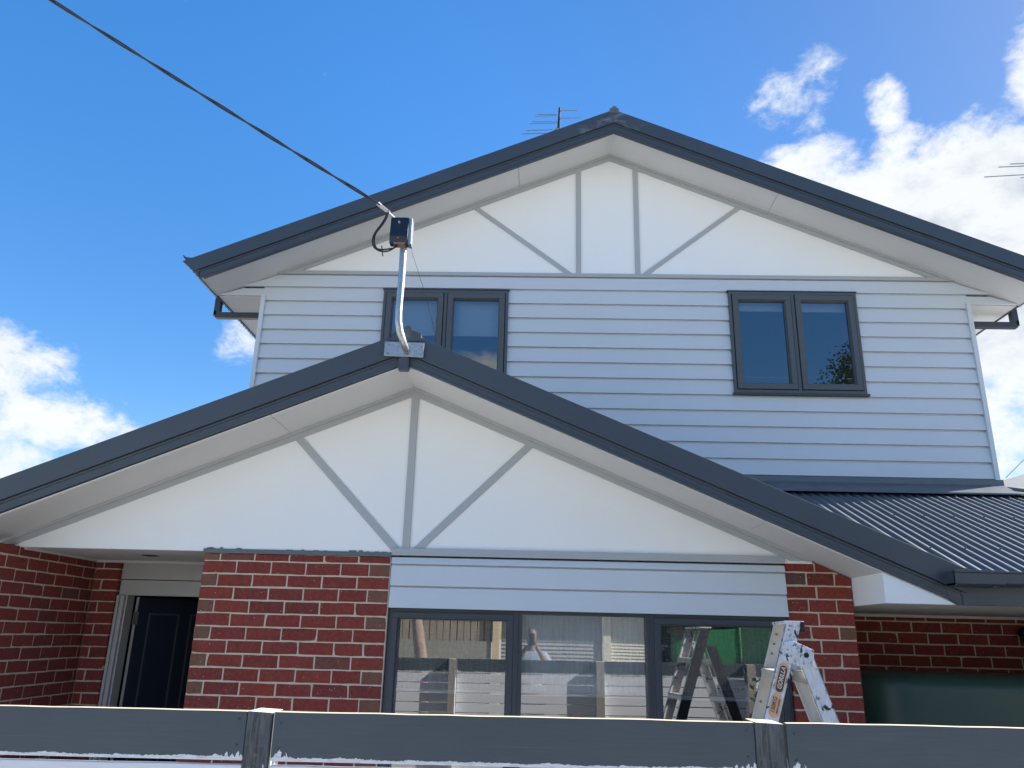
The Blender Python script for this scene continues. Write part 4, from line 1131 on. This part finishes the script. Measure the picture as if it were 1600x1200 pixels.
# ------------------------------------------------------------------ the person taking the picture (seen in the bay window glass)
def skin_body(name, verts, edges, mt, parent, root=0):
    me = bpy.data.meshes.new(name); pw = wpos(parent)
    me.from_pydata([(v[0]-pw.x, v[1]-pw.y, v[2]+H-pw.z) for v in verts], edges, [])
    o = bpy.data.objects.new(name, me); C.objects.link(o); o.parent = parent
    me.materials.append(MATS[mt])
    sk = o.modifiers.new('skin', 'SKIN'); sk.use_smooth_shade = True
    o.modifiers.new('sub', 'SUBSURF').levels = 2; o.modifiers['sub'].render_levels = 2
    for i, v in enumerate(verts):
        d = me.skin_vertices[0].data[i]; d.radius = (v[3], v[4] if len(v) > 4 else v[3]); d.use_root = (i == root)
    return o
per = thing('person', (0, -.48, -H), 'person in a light blue shirt holding a phone up in both hands', 'person')
y = -.48
V = [(0, y, -.80, .15, .10), (0, y, -.62, .14, .10), (0, y-.01, -.42, .16, .11), (0, y, -.25, .15, .09), (0, y+.01, -.17, .055, .055), (0, y+.02, -.09, .05, .05),
     (.17, y, -.25, .062), (.30, y+.05, -.44, .046), (.15, y+.28, -.26, .036), (.06, y+.36, -.12, .028, .028),
     (-.17, y, -.25, .062), (-.30, y+.05, -.44, .046), (-.15, y+.28, -.26, .036), (-.06, y+.36, -.12, .028, .028),
     (.10, y, -.88, .10), (.11, y+.02, -1.25, .065), (.11, y-.02, -1.66, .045), (.11, y+.10, -1.71, .035, .03),
     (-.10, y, -.88, .10), (-.11, y+.02, -1.25, .065), (-.11, y-.02, -1.66, .045), (-.11, y+.10, -1.71, .035, .03),
     (0, y+.03, -.02, .075, .09), (0, y+.035, .05, .072, .085), (0, y+.03, .11, .045, .055)]
Ed = [(0, 1), (1, 2), (2, 3), (3, 4), (4, 5), (3, 6), (6, 7), (7, 8), (8, 9), (3, 10), (10, 11), (11, 12), (12, 13), (0, 14), (14, 15), (15, 16), (16, 17), (0, 18), (18, 19), (19, 20), (20, 21), (5, 22), (22, 23), (23, 24)]
skin_body('body', V, Ed, 'skin', per)
SV = [(0, y, -.82, .165, .115), (0, y, -.62, .155, .112), (0, y-.01, -.42, .175, .122), (0, y, -.25, .16, .10), (0, y+.005, -.19, .075, .07),
      (.17, y, -.25, .078), (.30, y+.05, -.44, .060), (.24, y+.15, -.37, .054), (-.17, y, -.25, .078), (-.30, y+.05, -.44, .060), (-.24, y+.15, -.37, .054)]
skin_body('shirt', SV, [(0, 1), (1, 2), (2, 3), (3, 4), (3, 5), (5, 6), (6, 7), (3, 8), (8, 9), (9, 10)], 'shirt', per)
TV = [(0, y, -.84, .15, .12), (.10, y, -.90, .115), (.11, y+.02, -1.25, .08), (.11, y-.02, -1.62, .065), (-.10, y, -.90, .115), (-.11, y+.02, -1.25, .08), (-.11, y-.02, -1.62, .065)]
skin_body('trousers', TV, [(0, 1), (1, 2), (2, 3), (0, 4), (4, 5), (5, 6)], 'trousers', per)
HV = [(0, y-.005, .0, .076, .085), (0, y, .07, .082, .088), (0, y+.02, .125, .05, .06)]
skin_body('hair', HV, [(0, 1), (1, 2)], 'hair', per)
for sg in (1, -1):       # fingers wrapped on the phone edges, thumbs on its back
    for k in range(4):
        z = -.075+.021*k
        skin_body('finger', [(sg*.062, y+.372, z-.01, .0095), (sg*.060, y+.405, z, .0085), (sg*.046, y+.430, z+.003, .008), (sg*.030, y+.436, z+.004, .0065)], [(0, 1), (1, 2), (2, 3)], 'skin', per)
    skin_body('thumb', [(sg*.060, y+.365, -.10, .012), (sg*.045, y+.385, -.085, .0105), (sg*.022, y+.398, -.065, .009)], [(0, 1), (1, 2)], 'skin', per)
    skin_body('ear', [(sg*.078, y+.02, .0, .012, .007), (sg*.083, y+.015, .03, .014, .007)], [(0, 1)], 'skin', per)
skin_body('nose', [(0, y+.105, .03, .010), (0, y+.128, -.005, .014)], [(0, 1)], 'skin', per)
ph = thing('phone', (0, -.075, -.08), 'dark phone held up by the person', 'phone')
obj('phone_body', MB().box(-.038, .038, -.068, -.060, -.105, .045), 'black_plastic', ph, .004)
for lx, lz in ((.018, .028), (.018, .008)): obj('lens', MB().tube([(lx, -.060, lz), (lx, -.057, lz)], .007, 16), 'rubber', ph)
